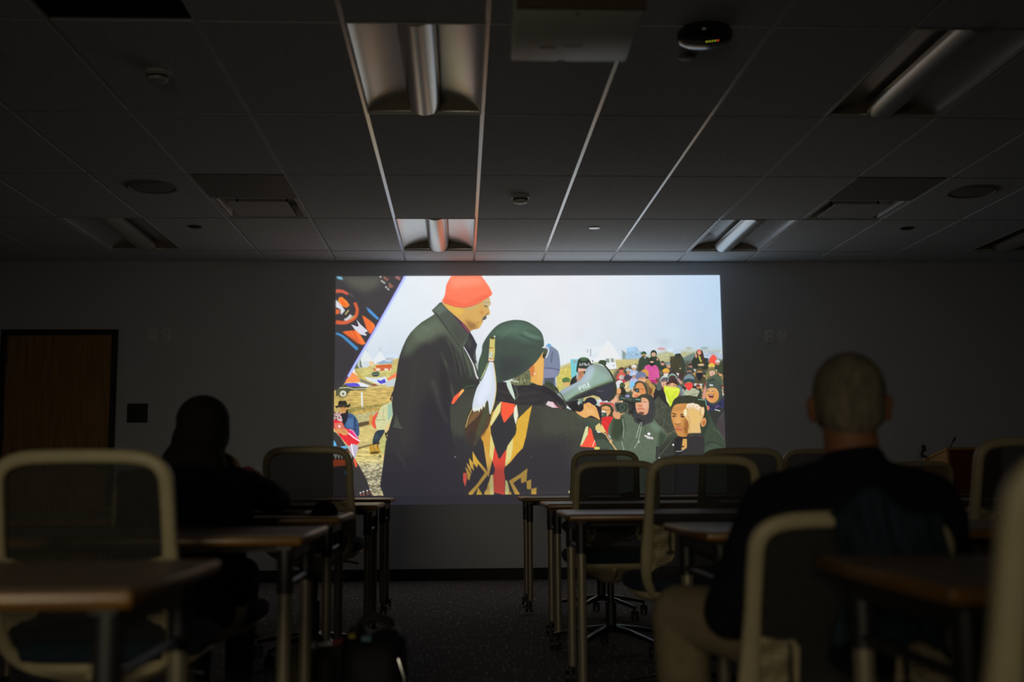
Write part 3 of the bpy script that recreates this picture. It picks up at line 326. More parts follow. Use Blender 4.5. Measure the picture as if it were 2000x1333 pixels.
    O(1102.5, 746.5, 8, 6, (98, 142, 74)); P([(1094, 752), (1110, 750), (1108, 758), (1098, 760)], (206, 180, 120)); O(1104, 754, 6, 4, (216, 170, 110)); P([(1088, 764), (1094, 756), (1104, 760), (1100, 768)], (190, 190, 110))
    # speaker in the beret
    ja = [(876, 800), (882, 782), (892, 770), (905, 764), (925, 760), (955, 745), (1000, 752), (1040, 754), (1068, 766), (1090, 782), (1102, 800), (1116, 806), (1140, 822), (1150, 830), (1170, 832), (1168, 840), (1160, 850), (1176, 850), (1188, 868), (1200, 885), (1206, 930), (1200, 978), (1124, 978), (908, 975), (900, 925), (888, 880), (878, 840)]
    jm = full(ja); P(ja, (76, 78, 70), tex=.1, ts=1.2)
    P([(900, 860), (1110, 860), (1125, 975), (905, 975)], (54, 51, 62), soft=14, clip=jm, a=.9); P([(880, 850), (900, 850), (935, 975), (895, 975)], (52, 50, 62), soft=6, clip=jm, a=.8); P([(1050, 800), (1100, 800), (1140, 822), (1140, 850), (1060, 850)], (88, 94, 80), soft=7, clip=jm, a=.8)
    for i in range(260):
        x, y = 1035+prng.rand()*100, 795+prng.rand()*90; O(x, y, .7, .7, [(120, 128, 104), (50, 54, 52)][i % 2], clip=jm, a=.6)
    P([(876, 830), (884, 800), (905, 778), (925, 780), (918, 840), (895, 860)], (84, 90, 80), soft=5, clip=jm, a=.7, tex=.1, ts=1.2)
    P([(955, 760), (990, 752), (1020, 752), (1050, 762), (1064, 778), (1060, 794), (1010, 794), (968, 786), (962, 775)], (56, 52, 58), soft=2, tex=.12, ts=2, tx=3, ty=.7); L([(970, 772), (1010, 780), (1045, 772)], 3, (86, 84, 74), sm=1, soft=1.5, a=.7); L([(1010, 762), (1030, 760), (1050, 768)], 3, (40, 36, 46), sm=1, soft=1)
    P([(879, 790), (884, 778), (893, 770), (900, 763), (904, 765), (896, 775), (884, 791), (880, 792)], (250, 98, 64)); P([(896, 768), (902, 762), (904, 766), (893, 779)], (240, 176, 90)); L([(904, 762), (912, 757), (925, 756)], 2, (84, 110, 90), sm=1)
    P([(1096, 786), (1120, 784), (1150, 790), (1172, 800), (1172, 826), (1146, 824), (1120, 812)], (52, 46, 58), tex=.2, ts=2)
    P([(1112, 806), (1146, 818), (1172, 826), (1172, 838), (1140, 830), (1116, 814)], (92, 100, 76), tex=.1)
    # high collar
    P([(950, 752), (965, 748), (990, 750), (1020, 748), (1040, 752), (1060, 757), (1078, 766), (1094, 780), (1104, 797), (1096, 802), (1078, 792), (1060, 788), (1056, 794), (1010, 794), (966, 786), (960, 775)], (56, 52, 60), sm=1, tex=.12, ts=2, tx=3, ty=.7)
    P([(1050, 756), (1066, 760), (1084, 772), (1098, 790), (1090, 792), (1070, 776), (1056, 768)], (44, 40, 52), sm=1, soft=.6); L([(1048, 752), (1062, 756), (1080, 768), (1094, 780), (1103, 796)], 1.8, (96, 110, 76), sm=1); P([(1060, 754), (1064, 748), (1074, 751), (1086, 762), (1090, 772), (1078, 766)], (70, 84, 62), tex=.4, ts=1)
    P([(1067, 787), (1077, 789), (1087, 800), (1076, 800), (1063, 794)], (222, 200, 206)); L([(1078, 789), (1082, 797), (1094, 802)], 1.6, (190, 70, 90), a=.7); L([(1084, 790), (1090, 797), (1097, 798)], 1.4, (120, 116, 90), sm=1)
    L([(968, 766), (1006, 774), (1044, 770)], 3, (84, 82, 74), sm=1, soft=1.5, a=.8); L([(1010, 760), (1030, 758), (1052, 768)], 3, (40, 36, 46), sm=1, soft=1); L([(970, 781), (1010, 786), (1050, 782)], 2.4, (80, 78, 66), sm=1, soft=1.2, a=.6)
    # blanket pattern on the jacket
    Y1, CR, RD = (214, 168, 56), (224, 214, 142), (232, 74, 46)
    P([(975, 789), (977, 787), (974, 808), (962, 826), (955, 837), (958, 850), (964, 868), (963, 880), (951, 975-40), (940, 860), (936, 855), (950, 838), (953, 830), (958, 810)], (206, 160, 72), clip=jm)
    P([(936, 857), (950, 842), (955, 850), (962, 872), (960, 895), (953, 892), (945, 874)], (204, 150, 58)); P([(976, 787), (974, 806), (966, 820), (957, 834), (954, 830), (962, 808), (968, 796)], CR); P([(955, 850), (963, 868), (960, 905), (953, 892), (954, 870)], (216, 202, 120))
    P([(977, 788), (1003, 793), (1000, 808), (982, 829), (976, 814)], (242, 86, 54)); P([(1006, 793), (1009, 815), (1004, 834), (1000, 816), (1001, 800)], (226, 224, 200)); P([(1036, 795), (1031, 818), (1024, 856), (1018, 878), (1006, 890), (993, 906), (984, 914), (986, 890), (992, 870), (1004, 850), (1004, 838), (1008, 822), (1014, 816)], Y1, tex=.05); P([(999, 858), (998, 880), (994, 900), (983, 914), (985, 886), (988, 874)], (218, 206, 132))
    P([(963, 874), (966, 882), (971, 898), (974, 896), (985, 881), (986, 886), (983, 914), (981, 922), (983, 932), (983, 975), (976, 966), (961, 963), (960, 930), (964, 920), (961, 910), (959, 903)], (212, 66, 50), tex=.03); P([(1000, 816), (1006, 840), (1004, 851), (990, 868), (984, 882), (973, 899), (966, 884), (961, 868), (956, 850), (955, 837), (976, 812), (981, 829), (990, 822)], (56, 56, 64)); P([(977, 788), (1003, 793), (1000, 808), (981.5, 829), (975.5, 812)], (242, 86, 54))
    YB = (206, 162, 60)
    P([(920, 883), (930, 900), (952, 926), (951, 928), (922, 964), (916, 972), (912, 964), (930, 945), (944, 925), (931, 908), (929, 916), (921, 906)], YB); P([(913.5, 896), (921, 906), (923, 922), (916, 914), (914, 906)], YB); P([(908, 905), (916, 914), (920, 928), (912, 918)], YB); P([(906, 913), (912, 920), (917, 927), (914, 940), (910, 936), (908, 922)], YB)
    P([(931, 952), (942, 972), (926, 972)], YB); P([(955, 930), (960, 929), (961, 960), (960, 975), (944, 975), (943, 962), (948, 956), (950, 946), (953, 940)], (206, 166, 74)); P([(956, 929), (960, 929), (962, 975), (954, 975), (953, 940)], (218, 204, 122)); P([(984, 938), (988, 942), (990, 950), (992, 960), (994, 975), (983, 975)], (214, 208, 132)); P([(990, 958), (996, 964), (995, 975), (990, 975)], (200, 160, 64))
    P([(1027, 917), (1025, 942), (1015, 946), (1014, 935), (999, 945), (1012, 966), (1010, 972), (1004, 970), (991, 941), (1012, 928)], YB); P([(1025, 942), (1034.5, 938), (1034, 957), (1026, 957)], YB); P([(1034, 957), (1045, 954), (1044, 972), (1035, 972)], YB); P([(902, 925), (908, 925), (909, 938), (906, 952), (902, 940)], (236, 84, 66)); O(1110, 963, 3.2, 2.6, (226, 220, 150)); O(886.5, 894, 2.5, 1.2, (130, 134, 144), rot=-45); O(1034, 895, 1, 1, (160, 160, 140), a=.6)
    for i in range(14): O(1040+prng.rand()*70, 885+prng.rand()*70, .7, .7, (130, 130, 120), a=.5)
    # sleeve and raised hand
    P([(1148, 838), (1143, 858), (1130, 874), (1132, 878), (1146, 878), (1158, 880), (1162, 872), (1156, 858), (1152, 842)], (244, 82, 58)); P([(1141, 838), (1146, 836), (1145, 852), (1134, 872), (1130, 874)], (212, 216, 160)); L([(1159, 864), (1154, 876)], 1.4, (250, 210, 190)); P([(1130, 876), (1158, 878), (1160, 884), (1128, 886)], (76, 66, 68)); O(1163, 879, 6, 3, (206, 196, 96)); P([(1140, 822), (1145, 818), (1150, 836), (1141, 836)], (74, 98, 88)); P([(1146, 820), (1170, 826), (1164, 838), (1152, 842)], (84, 104, 82), soft=.5); L([(1143, 820), (1168, 826)], 3, (120, 102, 66), a=.8)
    P([(1160, 850), (1180, 848), (1192, 866), (1184, 866), (1166, 862), (1160, 870)], (70, 80, 66)); P([(1160, 862), (1180, 862), (1196, 880), (1196, 884), (1162, 876)], (90, 108, 88), tex=.1); P([(1160, 836), (1168, 830), (1174, 840), (1170, 848), (1160, 844)], (214, 196, 126)); L([(1170, 846), (1180, 852), (1190, 868), (1202, 884)], 2, (226, 186, 120)); O(1190, 866, 3, 4, (206, 166, 110))
    hd = [(1120, 806), (1124, 802), (1132, 805), (1138, 792), (1144, 787), (1152, 793), (1160, 798), (1164, 806), (1168, 820), (1168, 824), (1152, 816), (1140, 820), (1128, 814)]
    P(hd, (226, 170, 100), sm=1); L([(1140, 792), (1147, 798), (1150, 804)], 1, (190, 124, 66)); L([(1150, 796), (1156, 803)], .9, (196, 130, 74)); L([(1158, 802), (1162, 808)], .9, (196, 130, 74)); O(1150, 808, 8, 5, (234, 184, 122), soft=2, a=.7)
    # megaphone
    P([(1106, 788), (1122, 784), (1128, 790), (1136, 794), (1136, 804), (1128, 808), (1112, 800)], (52, 44, 60), sm=1); P([(1122, 788), (1134, 782), (1138, 780), (1134, 792), (1128, 798)], (120, 148, 130)); P([(1125, 798), (1135, 796), (1136, 804), (1128, 808)], (34, 34, 38)); P([(1138, 792), (1148, 780), (1160, 784), (1162, 794), (1148, 790)], (42, 44, 66), sm=1)
    mg = [(1083, 772), (1100, 762), (1120, 752), (1132, 744), (1139, 734), (1142, 724), (1150, 716), (1164, 714), (1178, 720), (1190, 734), (1197, 750), (1199, 764), (1196, 776), (1186, 786), (1174, 788), (1168, 780), (1156, 776), (1140, 780), (1120, 786), (1104, 788), (1096, 784)]
    mm = full(mg); P(mg, (142, 164, 154)); P([(1083, 772), (1132, 744), (1142, 724), (1152, 716), (1160, 722), (1146, 748), (1098, 772)], (170, 182, 206), soft=3, clip=mm, a=.8); P([(1140, 745), (1160, 722), (1185, 738), (1192, 750), (1160, 758), (1110, 782), (1100, 780)], (150, 180, 166), soft=4, clip=mm, a=.8); P([(1120, 776), (1150, 762), (1192, 746), (1200, 752), (1200, 770), (1150, 780), (1104, 790)], (96, 118, 84), soft=2, clip=mm)
    P([(1104, 788), (1130, 774), (1160, 762), (1196, 750), (1203, 760), (1200, 790), (1170, 790), (1156, 778)], (58, 60, 68), soft=1.5, clip=mm); P([(1160, 764), (1196, 752), (1198, 766), (1190, 784), (1176, 786)], (62, 66, 82), soft=2, clip=mm)
    L([(1150, 716), (1160, 713), (1172, 714), (1182, 722), (1192, 736), (1198, 752), (1200, 766), (1195, 780), (1184, 788)], (2, 5), (64, 74, 52), sm=1); L([(1156, 713.5), (1166, 713)], 2, (196, 206, 136)); P([(1166, 713), (1168, 708), (1174, 707), (1181, 709), (1180, 718), (1174, 716)], (72, 92, 58), sm=1, tex=.2); L([(1084, 772), (1090, 771), (1096, 780), (1101, 788)], 2, (86, 100, 76), sm=1); L([(1162, 767.5), (1176, 768)], .8, (130, 140, 140))
    W = (232, 240, 242)
    for seg in [[(1129.5, 766.5), (1127.5, 759.5), (1131, 757.8), (1132.5, 761), (1129.2, 763)], [(1133.5, 756.8), (1136.2, 759.5), (1137, 754.8)], [(1136.2, 759.5), (1138, 763.2)], [(1139, 753.8), (1141.5, 761.4), (1144.8, 760)], [(1147.6, 750.6), (1144, 752.2), (1146.2, 759.4), (1150, 757.8)], [(1145, 755.6), (1148.4, 754.2)]]: L(seg, 1.7, W)
    L([(1131, 770), (1151, 761)], 1, (200, 214, 206))
    L([(1100, 782), (1130, 770), (1160, 758), (1194, 746)], 1.2, (176, 196, 150), soft=.5, a=.6); P([(1136, 748), (1146, 730), (1160, 722), (1152, 744), (1120, 766)], (186, 202, 214), soft=3, clip=mm, a=.6)
    P([(1108, 792), (1124, 786), (1134, 796), (1130, 808), (1116, 806)], (30, 28, 36), soft=.6); P([(1124, 790), (1131, 786), (1128, 797)], (196, 214, 206), soft=.4)
    # beret, hair, face
    P([(1000, 740), (1026, 722), (1040, 712), (1040, 752), (1000, 756)], (132, 134, 96), tex=.2, ts=1)
    P([(1022, 745), (1028, 730), (1036, 714), (1048, 698), (1060, 690), (1058, 740), (1056, 757), (1046, 755), (1036, 750)], (222, 168, 84), sm=0); P([(1040, 712), (1050, 706), (1057, 700), (1057, 745), (1050, 750)], (232, 180, 96), soft=2, a=.7)
    P([(988, 752), (1000, 745), (1020, 735), (1032, 724), (1034, 740), (1032, 756), (1010, 756)], (128, 132, 92), tex=.25, ts=1, tx=.6, ty=2)
    for i in range(40):
        x, y = 994+prng.rand()*36, 740+prng.rand()*12; L([(x, y), (x+3*prng.randn(), y+7)], .6, [(190, 190, 150), (92, 96, 66)][i % 2], a=.7)
    P([(1031, 724), (1036, 716), (1040, 718), (1040, 732), (1037, 740), (1033, 734)], (206, 120, 62), sm=1); O(1041, 733.5, 1.6, 1.6, (230, 226, 214)); P([(986, 750), (992, 746), (998, 762), (1003, 782), (999, 780), (990, 764)], (200, 216, 200), sm=1); L([(990, 746), (1004, 748), (1010, 750)], 2.4, (186, 200, 176)); L([(1003, 760), (1008, 775), (1001, 786)], .8, (140, 160, 110), sm=1)
    br = [(933, 745), (931, 715), (938, 690), (940, 675), (952, 655), (968, 638), (985, 630), (1005, 627), (1025, 630), (1042, 640), (1054, 652), (1059, 668), (1058, 688), (1048, 705), (1036, 718), (1018, 733), (1000, 742), (972, 750), (950, 750)]
    bm = full(br, 1); P(br, (78, 100, 88), sm=1, tex=.04, ts=3); P([(950, 660), (975, 636), (1010, 628), (1045, 642), (1056, 665), (1030, 672), (990, 660)], (96, 134, 112), soft=6, clip=bm, a=.9); P([(966, 700), (1020, 700), (1030, 722), (972, 752)], (66, 76, 76), soft=8, clip=bm); L([(1020, 652), (1036, 660), (1056, 664)], 4, (118, 156, 134), sm=1, soft=2, clip=bm, a=.8); L([(1025, 646), (1045, 655)], 3, (76, 104, 90), soft=1.5, clip=bm, a=.7); P([(933, 700), (945, 680), (948, 750), (934, 745)], (84, 112, 86), soft=3, clip=bm, a=.8)
    for i in range(9): x, y = 985+prng.rand()*45, 712+prng.rand()*15; L([(x, y), (x+5*prng.randn(), y+3*prng.randn())], .4, (150, 170, 160), a=.5)
    L([(1058, 680), (1068, 684), (1067, 694), (1063, 702)], 1.8, (238, 240, 238), sm=1); P([(1057, 683), (1066, 686), (1064, 698), (1058, 704)], (98, 110, 74)); P([(1058, 692), (1063, 696), (1060, 704), (1056, 700)], (64, 60, 44)); L([(1056, 682), (1062, 681)], 1.6, (236, 236, 240))
    L([(975, 664), (990, 650), (1010, 645)], 3, (116, 150, 130), sm=1, soft=2, clip=bm, a=.5); L([(1000, 690), (1025, 680), (1046, 684)], 3, (66, 86, 76), sm=1, soft=2, clip=bm, a=.6); L([(1012, 656), (1030, 664), (1052, 672)], 2.4, (60, 84, 72), sm=1, soft=1.2, clip=bm, a=.8)
    # feathers
    P([(921, 800), (910, 818), (905, 838), (906, 850), (916, 864), (928, 862), (940, 835), (954, 800), (955, 784), (945, 790)], (96, 68, 52), sm=1, tex=.15, ts=1.5); P([(922, 806), (912, 822), (908, 838), (926, 822), (938, 806)], (142, 104, 62), soft=1.5); L([(906, 842), (922, 826), (940, 812)], 1.6, (58, 42, 42)); L([(907, 838), (912, 818), (920, 802)], 1.2, (206, 190, 110)); P([(948, 785), (954, 792), (953, 812), (942, 836), (928, 868), (922, 872), (926, 850), (936, 820)], (96, 96, 66), sm=1); P([(906, 850), (924, 840), (930, 862), (918, 874)], (72, 58, 60), soft=3, a=.8); P([(953, 812), (956, 822), (944, 850), (934, 862)], (132, 84, 52), soft=1.5, a=.8)
    P([(955, 702), (960, 710), (965, 735), (966, 760), (962, 790), (954, 812), (950, 786), (944, 793), (934, 803), (922, 806), (920, 795), (924, 775), (930, 758), (940, 742), (950, 718)], (206, 214, 226), sm=1); P([(952, 712), (958, 730), (956, 765), (934, 798), (928, 785), (938, 752)], (222, 230, 246), soft=3, a=.8)
    for x, y in [(923, 806), (928, 804), (933, 806), (938, 802), (943, 798)]: P([(x-2.5, y-6), (x+2.5, y-6), (x, y+3)], (226, 228, 206))
    L([(961, 712), (964, 735), (966, 762), (962, 790), (955, 812)], 1.4, (222, 196, 110), sm=1); L([(950, 712), (944, 728), (938, 740)], 1.6, (170, 176, 96)); L([(944, 726), (936, 744)], 1, (206, 210, 170))
    P([(954, 664), (964, 664), (963, 680), (962, 705), (951, 705), (953, 682)], (206, 192, 110)); O(959, 662.5, 4.5, 3, (96, 100, 50)); O(963, 660, 1.6, 2, (206, 206, 206)); L([(952, 682), (960, 682)], 1.2, (140, 80, 70)); L([(952, 686), (960, 686)], 1.8, (222, 170, 140)); P([(952, 690), (959, 690), (959, 702), (952, 702)], (196, 200, 180), tex=.4, ts=1); L([(951.5, 703.5), (961, 704)], 1.4, (170, 90, 80)); L([(951, 706), (962, 706.5)], 2.4, (240, 206, 180)); L([(951, 709), (962, 709)], 1.4, (150, 96, 60)); L([(962, 668), (963, 690), (961, 706)], 1.6, (196, 186, 90))
    P([(640, 967.5), (1430, 966.5), (1430, 995), (640, 995)], (43, 42, 56))
    P([(640, 912), (1430, 912), (1430, 967), (640, 967)], (40, 38, 60), soft=8, a=.25)
    IMG[:] = np.clip(IMG, 0, 255); mxv = IMG.max(2); t = np.clip((mxv-105)/90, 0, 1); IMG[:] = IMG*(.74+.26*t*t*(3-2*t))[..., None]
    lin = IMG/255.0
    return np.where(lin <= .04045, lin/12.92, ((lin+.055)/1.055)**2.4)
import bpy, bmesh, math, random
import numpy as np
from mathutils import Vector, Matrix, Euler
C = bpy.context.scene.collection
PI = math.pi
WY, CAMZ, H = 9.938, .9023, 2.795
X0, Y0, DX, DY = .1136, 4.5817, .61, 1.22
# ---------------------------------------------------------------- materials
def mat(name, col, rough=.6, metal=0, var=.12, scale=30, bump=0, bscale=200, stretch=(1, 1, 1), spec=.5):
    m = bpy.data.materials.new(name); m.use_nodes = True; nt = m.node_tree; b = nt.nodes['Principled BSDF']
    tc = nt.nodes.new('ShaderNodeTexCoord'); mp = nt.nodes.new('ShaderNodeMapping'); nt.links.new(tc.outputs['Object'], mp.inputs[0]); mp.inputs['Scale'].default_value = stretch
    n = nt.nodes.new('ShaderNodeTexNoise'); n.inputs['Scale'].default_value = scale; n.inputs['Detail'].default_value = 4; nt.links.new(mp.outputs[0], n.inputs['Vector'])
    r = nt.nodes.new('ShaderNodeValToRGB'); nt.links.new(n.outputs['Fac'], r.inputs[0])
    r.color_ramp.elements[0].position = .3; r.color_ramp.elements[1].position = .7
    r.color_ramp.elements[0].color = [c*(1-var) for c in col]+[1]; r.color_ramp.elements[1].color = [min(1, c*(1+var)) for c in col]+[1]
    nt.links.new(r.outputs[0], b.inputs['Base Color']); b.inputs['Roughness'].default_value = rough; b.inputs['Metallic'].default_value = metal; b.inputs['Specular IOR Level'].default_value = spec
    if bump:
        n2 = nt.nodes.new('ShaderNodeTexNoise'); n2.inputs['Scale'].default_value = bscale; nt.links.new(mp.outputs[0], n2.inputs['Vector'])
        bp = nt.nodes.new('ShaderNodeBump'); bp.inputs['Strength'].default_value = bump; bp.inputs['Distance'].default_value = .002; nt.links.new(n2.outputs['Fac'], bp.inputs['Height']); nt.links.new(bp.outputs[0], b.inputs['Normal'])
    return m
M = {}
M['wall'] = mat('wall_paint', (.78, .81, .87), .85, var=.02, scale=3, bump=.15, bscale=120)
M['wall2'] = mat('side_wall_paint', (.82, .82, .84), .85, var=.02, scale=3)
M['tile'] = mat('ceiling_tile', (.78, .83, .90), 1, var=.17, scale=130, bump=.5, bscale=260, spec=.1)
M['tbar'] = mat('white_enamel_grid', (.80, .82, .84), .24, .45, var=.02, scale=10)
M['enamel'] = mat('white_enamel', (.74, .74, .73), .4, var=.03, scale=6); M['endplate'] = mat('shaded_end_plate', (.34, .29, .22), .5); M['reflector'] = mat('satin_reflector', (.82, .83, .84), .26, .6, var=.02, scale=6)  # end plates are white enamel too; their shade is put into the brown colour
M['perf'] = mat('perforated_lamp_metal', (.7, .7, .68), .3, .7, var=.1, scale=160)
M['base'] = mat('black_rubber_base', (.012, .012, .013), .6, var=.2)
M['doorframe'] = mat('black_door_frame', (.012, .013, .018), .5, var=.1)
M['doorwood'] = mat('door_veneer', (.46, .24, .07), .5, var=.25, scale=6, stretch=(6, 6, .5))
M['wood'] = mat('maple_edge', (.21, .098, .016), .28, var=.18, scale=9, stretch=(1, 6, 6))
M['top'] = mat('table_laminate', (.24, .155, .085), .5, var=.12, scale=8, stretch=(.7, 8, 1), spec=1.0); _b = M['top'].node_tree.nodes['Principled BSDF']; _b.inputs['Coat Weight'].default_value = .6; _b.inputs['Coat Roughness'].default_value = .38; _b.inputs['Coat IOR'].default_value = 1.7
M['tan'] = mat('tan_plastic', (.46, .40, .25), .45, var=.06, scale=20)
M['post'] = mat('tan_metal_post', (.30, .27, .20), .35, .35, var=.06, scale=20)
M['black'] = mat('black_plastic', (.015, .015, .017), .45, var=.2)
M['chrome'] = mat('polished_aluminium', (.16, .16, .17), .2, 1, var=.05)
M['seat'] = mat('teal_seat_fabric', (.009, .026, .04), .95, var=.3, scale=80, bump=.4)
M['coat'] = mat('black_coat_cloth', (.006, .006, .008), .95, var=.4, scale=18, bump=.4, spec=.1)
M['navy'] = mat('navy_jacket_cloth', (.008, .010, .017), .95, var=.35, scale=14, bump=.4, spec=.1)
M['blue'] = mat('blue_jacket_cloth', (.016, .028, .042), .9, var=.35, scale=10, bump=.4, spec=.15)
M['khaki'] = mat('khaki_trouser_cloth', (.21, .17, .10), .9, var=.12, scale=30, bump=.4)
M['darktrouser'] = mat('dark_trouser_cloth', (.012, .016, .03), .95, var=.2)
M['skin'] = mat('skin', (.27, .11, .055), .6, var=.1, scale=20)
M['skin2'] = mat('skin_pale', (.42, .22, .15), .55, var=.1, scale=20)
M['greyhair'] = mat('grey_hair', (.17, .15, .105), .8, var=.4, scale=60, bump=.8, bscale=120, stretch=(1, 1, .3))
M['blackhair'] = mat('black_hair', (.006, .005, .005), .85, var=.4, scale=60, bump=.6, bscale=90, stretch=(3, 3, .2))
M['shoe'] = mat('shoe_leather', (.02, .017, .015), .5)
M['pink'] = mat('dusty_red_sleeve', (.22, .05, .05), .9, var=.2); M['white'] = mat('white_cloth', (.5, .5, .55), .8, var=.08)
M['proj'] = mat('projector_casing', (.84, .96, .88), .42, var=.08, scale=9, spec=1.0); M['projdark'] = mat('projector_grille', (.10, .075, .05), .6)
M['lectern'] = mat('cherry_lectern', (.20, .038, .018), .45, var=.25, scale=8, stretch=(6, 6, .6)); M['lectern2'] = mat('lit_lectern_side', (.62, .34, .11), .5, var=.2, scale=8, stretch=(6, 6, .6))  # side and top colour is lighter to paint in the picture's light on them
M['sign'] = mat('black_sign', (.015, .015, .016), .4); M['signtext'] = mat('grey_sign_lettering', (.08, .08, .085), .6)
M['plate'] = mat('ivory_wall_plate', (.96, .95, .92), .5, var=.04); M['slot'] = mat('dark_socket_slots', (.12, .12, .12), .6)
M['smoke'] = mat('smoke_glass_dome', (.02, .022, .02), .16, var=.1); M['grey'] = mat('grey_disc', (.36, .36, .36), .6)
M['olive'] = mat('olive_canvas', (.035, .032, .012), .95, var=.3, bump=.4); M['bag'] = mat('black_nylon', (.006, .006, .008), .7, var=.4, scale=20, bump=.5)
M['yellow'] = mat('yellow_tag', (.35, .3, .03), .6); M['cyan'] = mat('pale_blue_tag', (.08, .2, .26), .6)
M['void'] = mat('dark_grille', (.01, .01, .01), .9)
def emis(name, col, s):
    m = bpy.data.materials.new(name); m.use_nodes = True; b = m.node_tree.nodes['Principled BSDF']; b.inputs['Base Color'].default_value = (*col, 1); b.inputs['Emission Color'].default_value = (*col, 1); b.inputs['Emission Strength'].default_value = s; return m
M['ledy'] = emis('yellow_led', (.5, .6, .02), 1.0); M['ledr'] = emis('red_led', (1, .1, .03), 1.1)
def tan_perf():
    m = mat('perforated_tan_plastic', (.46, .40, .25), .45); nt = m.node_tree; b = nt.nodes['Principled BSDF']
    src = b.inputs['Base Color'].links[0].from_socket
    tc = nt.nodes.new('ShaderNodeTexCoord'); v = nt.nodes.new('ShaderNodeTexVoronoi'); v.inputs['Scale'].default_value = 85; v.inputs['Randomness'].default_value = 0; nt.links.new(tc.outputs['Object'], v.inputs['Vector'])
    v.voronoi_dimensions = '3D'
    lt = nt.nodes.new('ShaderNodeMath'); lt.operation = 'GREATER_THAN'; lt.inputs[1].default_value = .42; nt.links.new(v.outputs['Distance'], lt.inputs[0])
    mx = nt.nodes.new('ShaderNodeMix'); mx.data_type = 'RGBA'; nt.links.new(lt.outputs[0], mx.inputs['Factor']); mx.inputs[6].default_value = (.10, .08, .045, 1); nt.links.new(src, mx.inputs[7]); nt.links.new(mx.outputs[2], b.inputs['Base Color']); return m
M['tanperf'] = tan_perf()
def meshmat():
    m = mat('woven_back_mesh', (.032, .032, .029), .9, var=.2, scale=60); nt = m.node_tree; b = nt.nodes['Principled BSDF']; out = nt.nodes['Material Output']
    t = nt.nodes.new('ShaderNodeBsdfTransparent'); mx = nt.nodes.new('ShaderNodeMixShader'); mx.inputs[0].default_value = .78
    nt.links.new(t.outputs[0], mx.inputs[1]); nt.links.new(b.outputs[0], mx.inputs[2]); nt.links.new(mx.outputs[0], out.inputs[0]); return m
M['mesh'] = meshmat()
def carpet():
    m = mat('grey_carpet_tile', (.16, .155, .16), 1, var=.25, scale=120, bump=.6, bscale=300, spec=.1); nt = m.node_tree; b = nt.nodes['Principled BSDF']; src = b.inputs['Base Color'].links[0].from_socket
    tc = nt.nodes.new('ShaderNodeTexCoord'); mp = nt.nodes.new('ShaderNodeMapping'); mp.inputs['Scale'].default_value = (110, 7, 1); mp.inputs['Rotation'].default_value = (0, 0, .03); nt.links.new(tc.outputs['Object'], mp.inputs[0])
    n = nt.nodes.new('ShaderNodeTexNoise'); n.inputs['Scale'].default_value = 1; n.inputs['Detail'].default_value = 1; nt.links.new(mp.outputs[0], n.inputs['Vector'])
    r = nt.nodes.new('ShaderNodeValToRGB'); r.color_ramp.elements[0].position = .60; r.color_ramp.elements[1].position = .68; r.color_ramp.elements[0].color = (0, 0, 0, 1); nt.links.new(n.outputs['Fac'], r.inputs[0])
    mx = nt.nodes.new('ShaderNodeMix'); mx.data_type = 'RGBA'; nt.links.new(r.outputs[0], mx.inputs['Factor']); nt.links.new(src, mx.inputs[6]); mx.inputs[7].default_value = (.42, .41, .42, 1); nt.links.new(mx.outputs[2], b.inputs['Base Color']); return m
M['carpet'] = carpet()
# ---------------------------------------------------------------- mesh helpers
def link(name, bm, m, parent=None, smooth=False, bevel=0):
    if bevel: bmesh.ops.bevel(bm, geom=[e for e in bm.edges if e.is_manifold and e.calc_face_angle(0) > .6], offset=bevel, segments=2, affect='EDGES', profile=.5)
    me = bpy.data.meshes.new(name); bm.to_mesh(me); bm.free(); return linkmesh(name, me, m, parent, smooth)
def linkmesh(name, me, m, parent=None, smooth=False):
    me.materials.append(M[m]); o = bpy.data.objects.new(name, me); C.objects.link(o)
    if smooth:
        me.polygons.foreach_set('use_smooth', [True]*len(me.polygons))
        if smooth != 2:
            try: me.set_sharp_from_angle(angle=math.radians(40))
            except Exception: pass
    if parent is not None: o.parent = parent
    return o
def tag(o, label=None, cat=None, group=None, kind=None):
    if label: o['label'] = label
    if cat: o['category'] = cat
    if group: o['group'] = group
    if kind: o['kind'] = kind
    return o
def empty(name, loc, label, cat, group=None, rz=0):
    o = bpy.data.objects.new(name, None); C.objects.link(o); o.location = loc; o.rotation_euler = (0, 0, rz); o.empty_display_size = .1; return tag(o, label, cat, group)
def B(bm, x0, x1, y0, y1, z0, z1):
    v = [bm.verts.new((x, y, z)) for z in (z0, z1) for x, y in ((x0, y0), (x1, y0), (x1, y1), (x0, y1))]
    for f in ((3, 2, 1, 0), (4, 5, 6, 7), (0, 1, 5, 4), (1, 2, 6, 5), (2, 3, 7, 6), (3, 0, 4, 7)): bm.faces.new([v[i] for i in f])
    return v
def box(*a):
    bm = bmesh.new(); B(bm, *a); return bm
def lathe(bm, prof, c=(0, 0, 0), n=28, axis='z', mtx=None):
    rings = []
    for r, z in prof:
        ring = []
        for i in range(n):
            a = 2*PI*i/n; p = Vector((r*math.cos(a), r*math.sin(a), z))
            if mtx is not None: p = mtx @ p
            ring.append(bm.verts.new(p+Vector(c)))
        rings.append(ring)
    for a, b in zip(rings, rings[1:]):
        for i in range(n): bm.faces.new((a[i], a[(i+1) % n], b[(i+1) % n], b[i]))
    bm.faces.new(rings[0][::-1]); bm.faces.new(rings[-1])
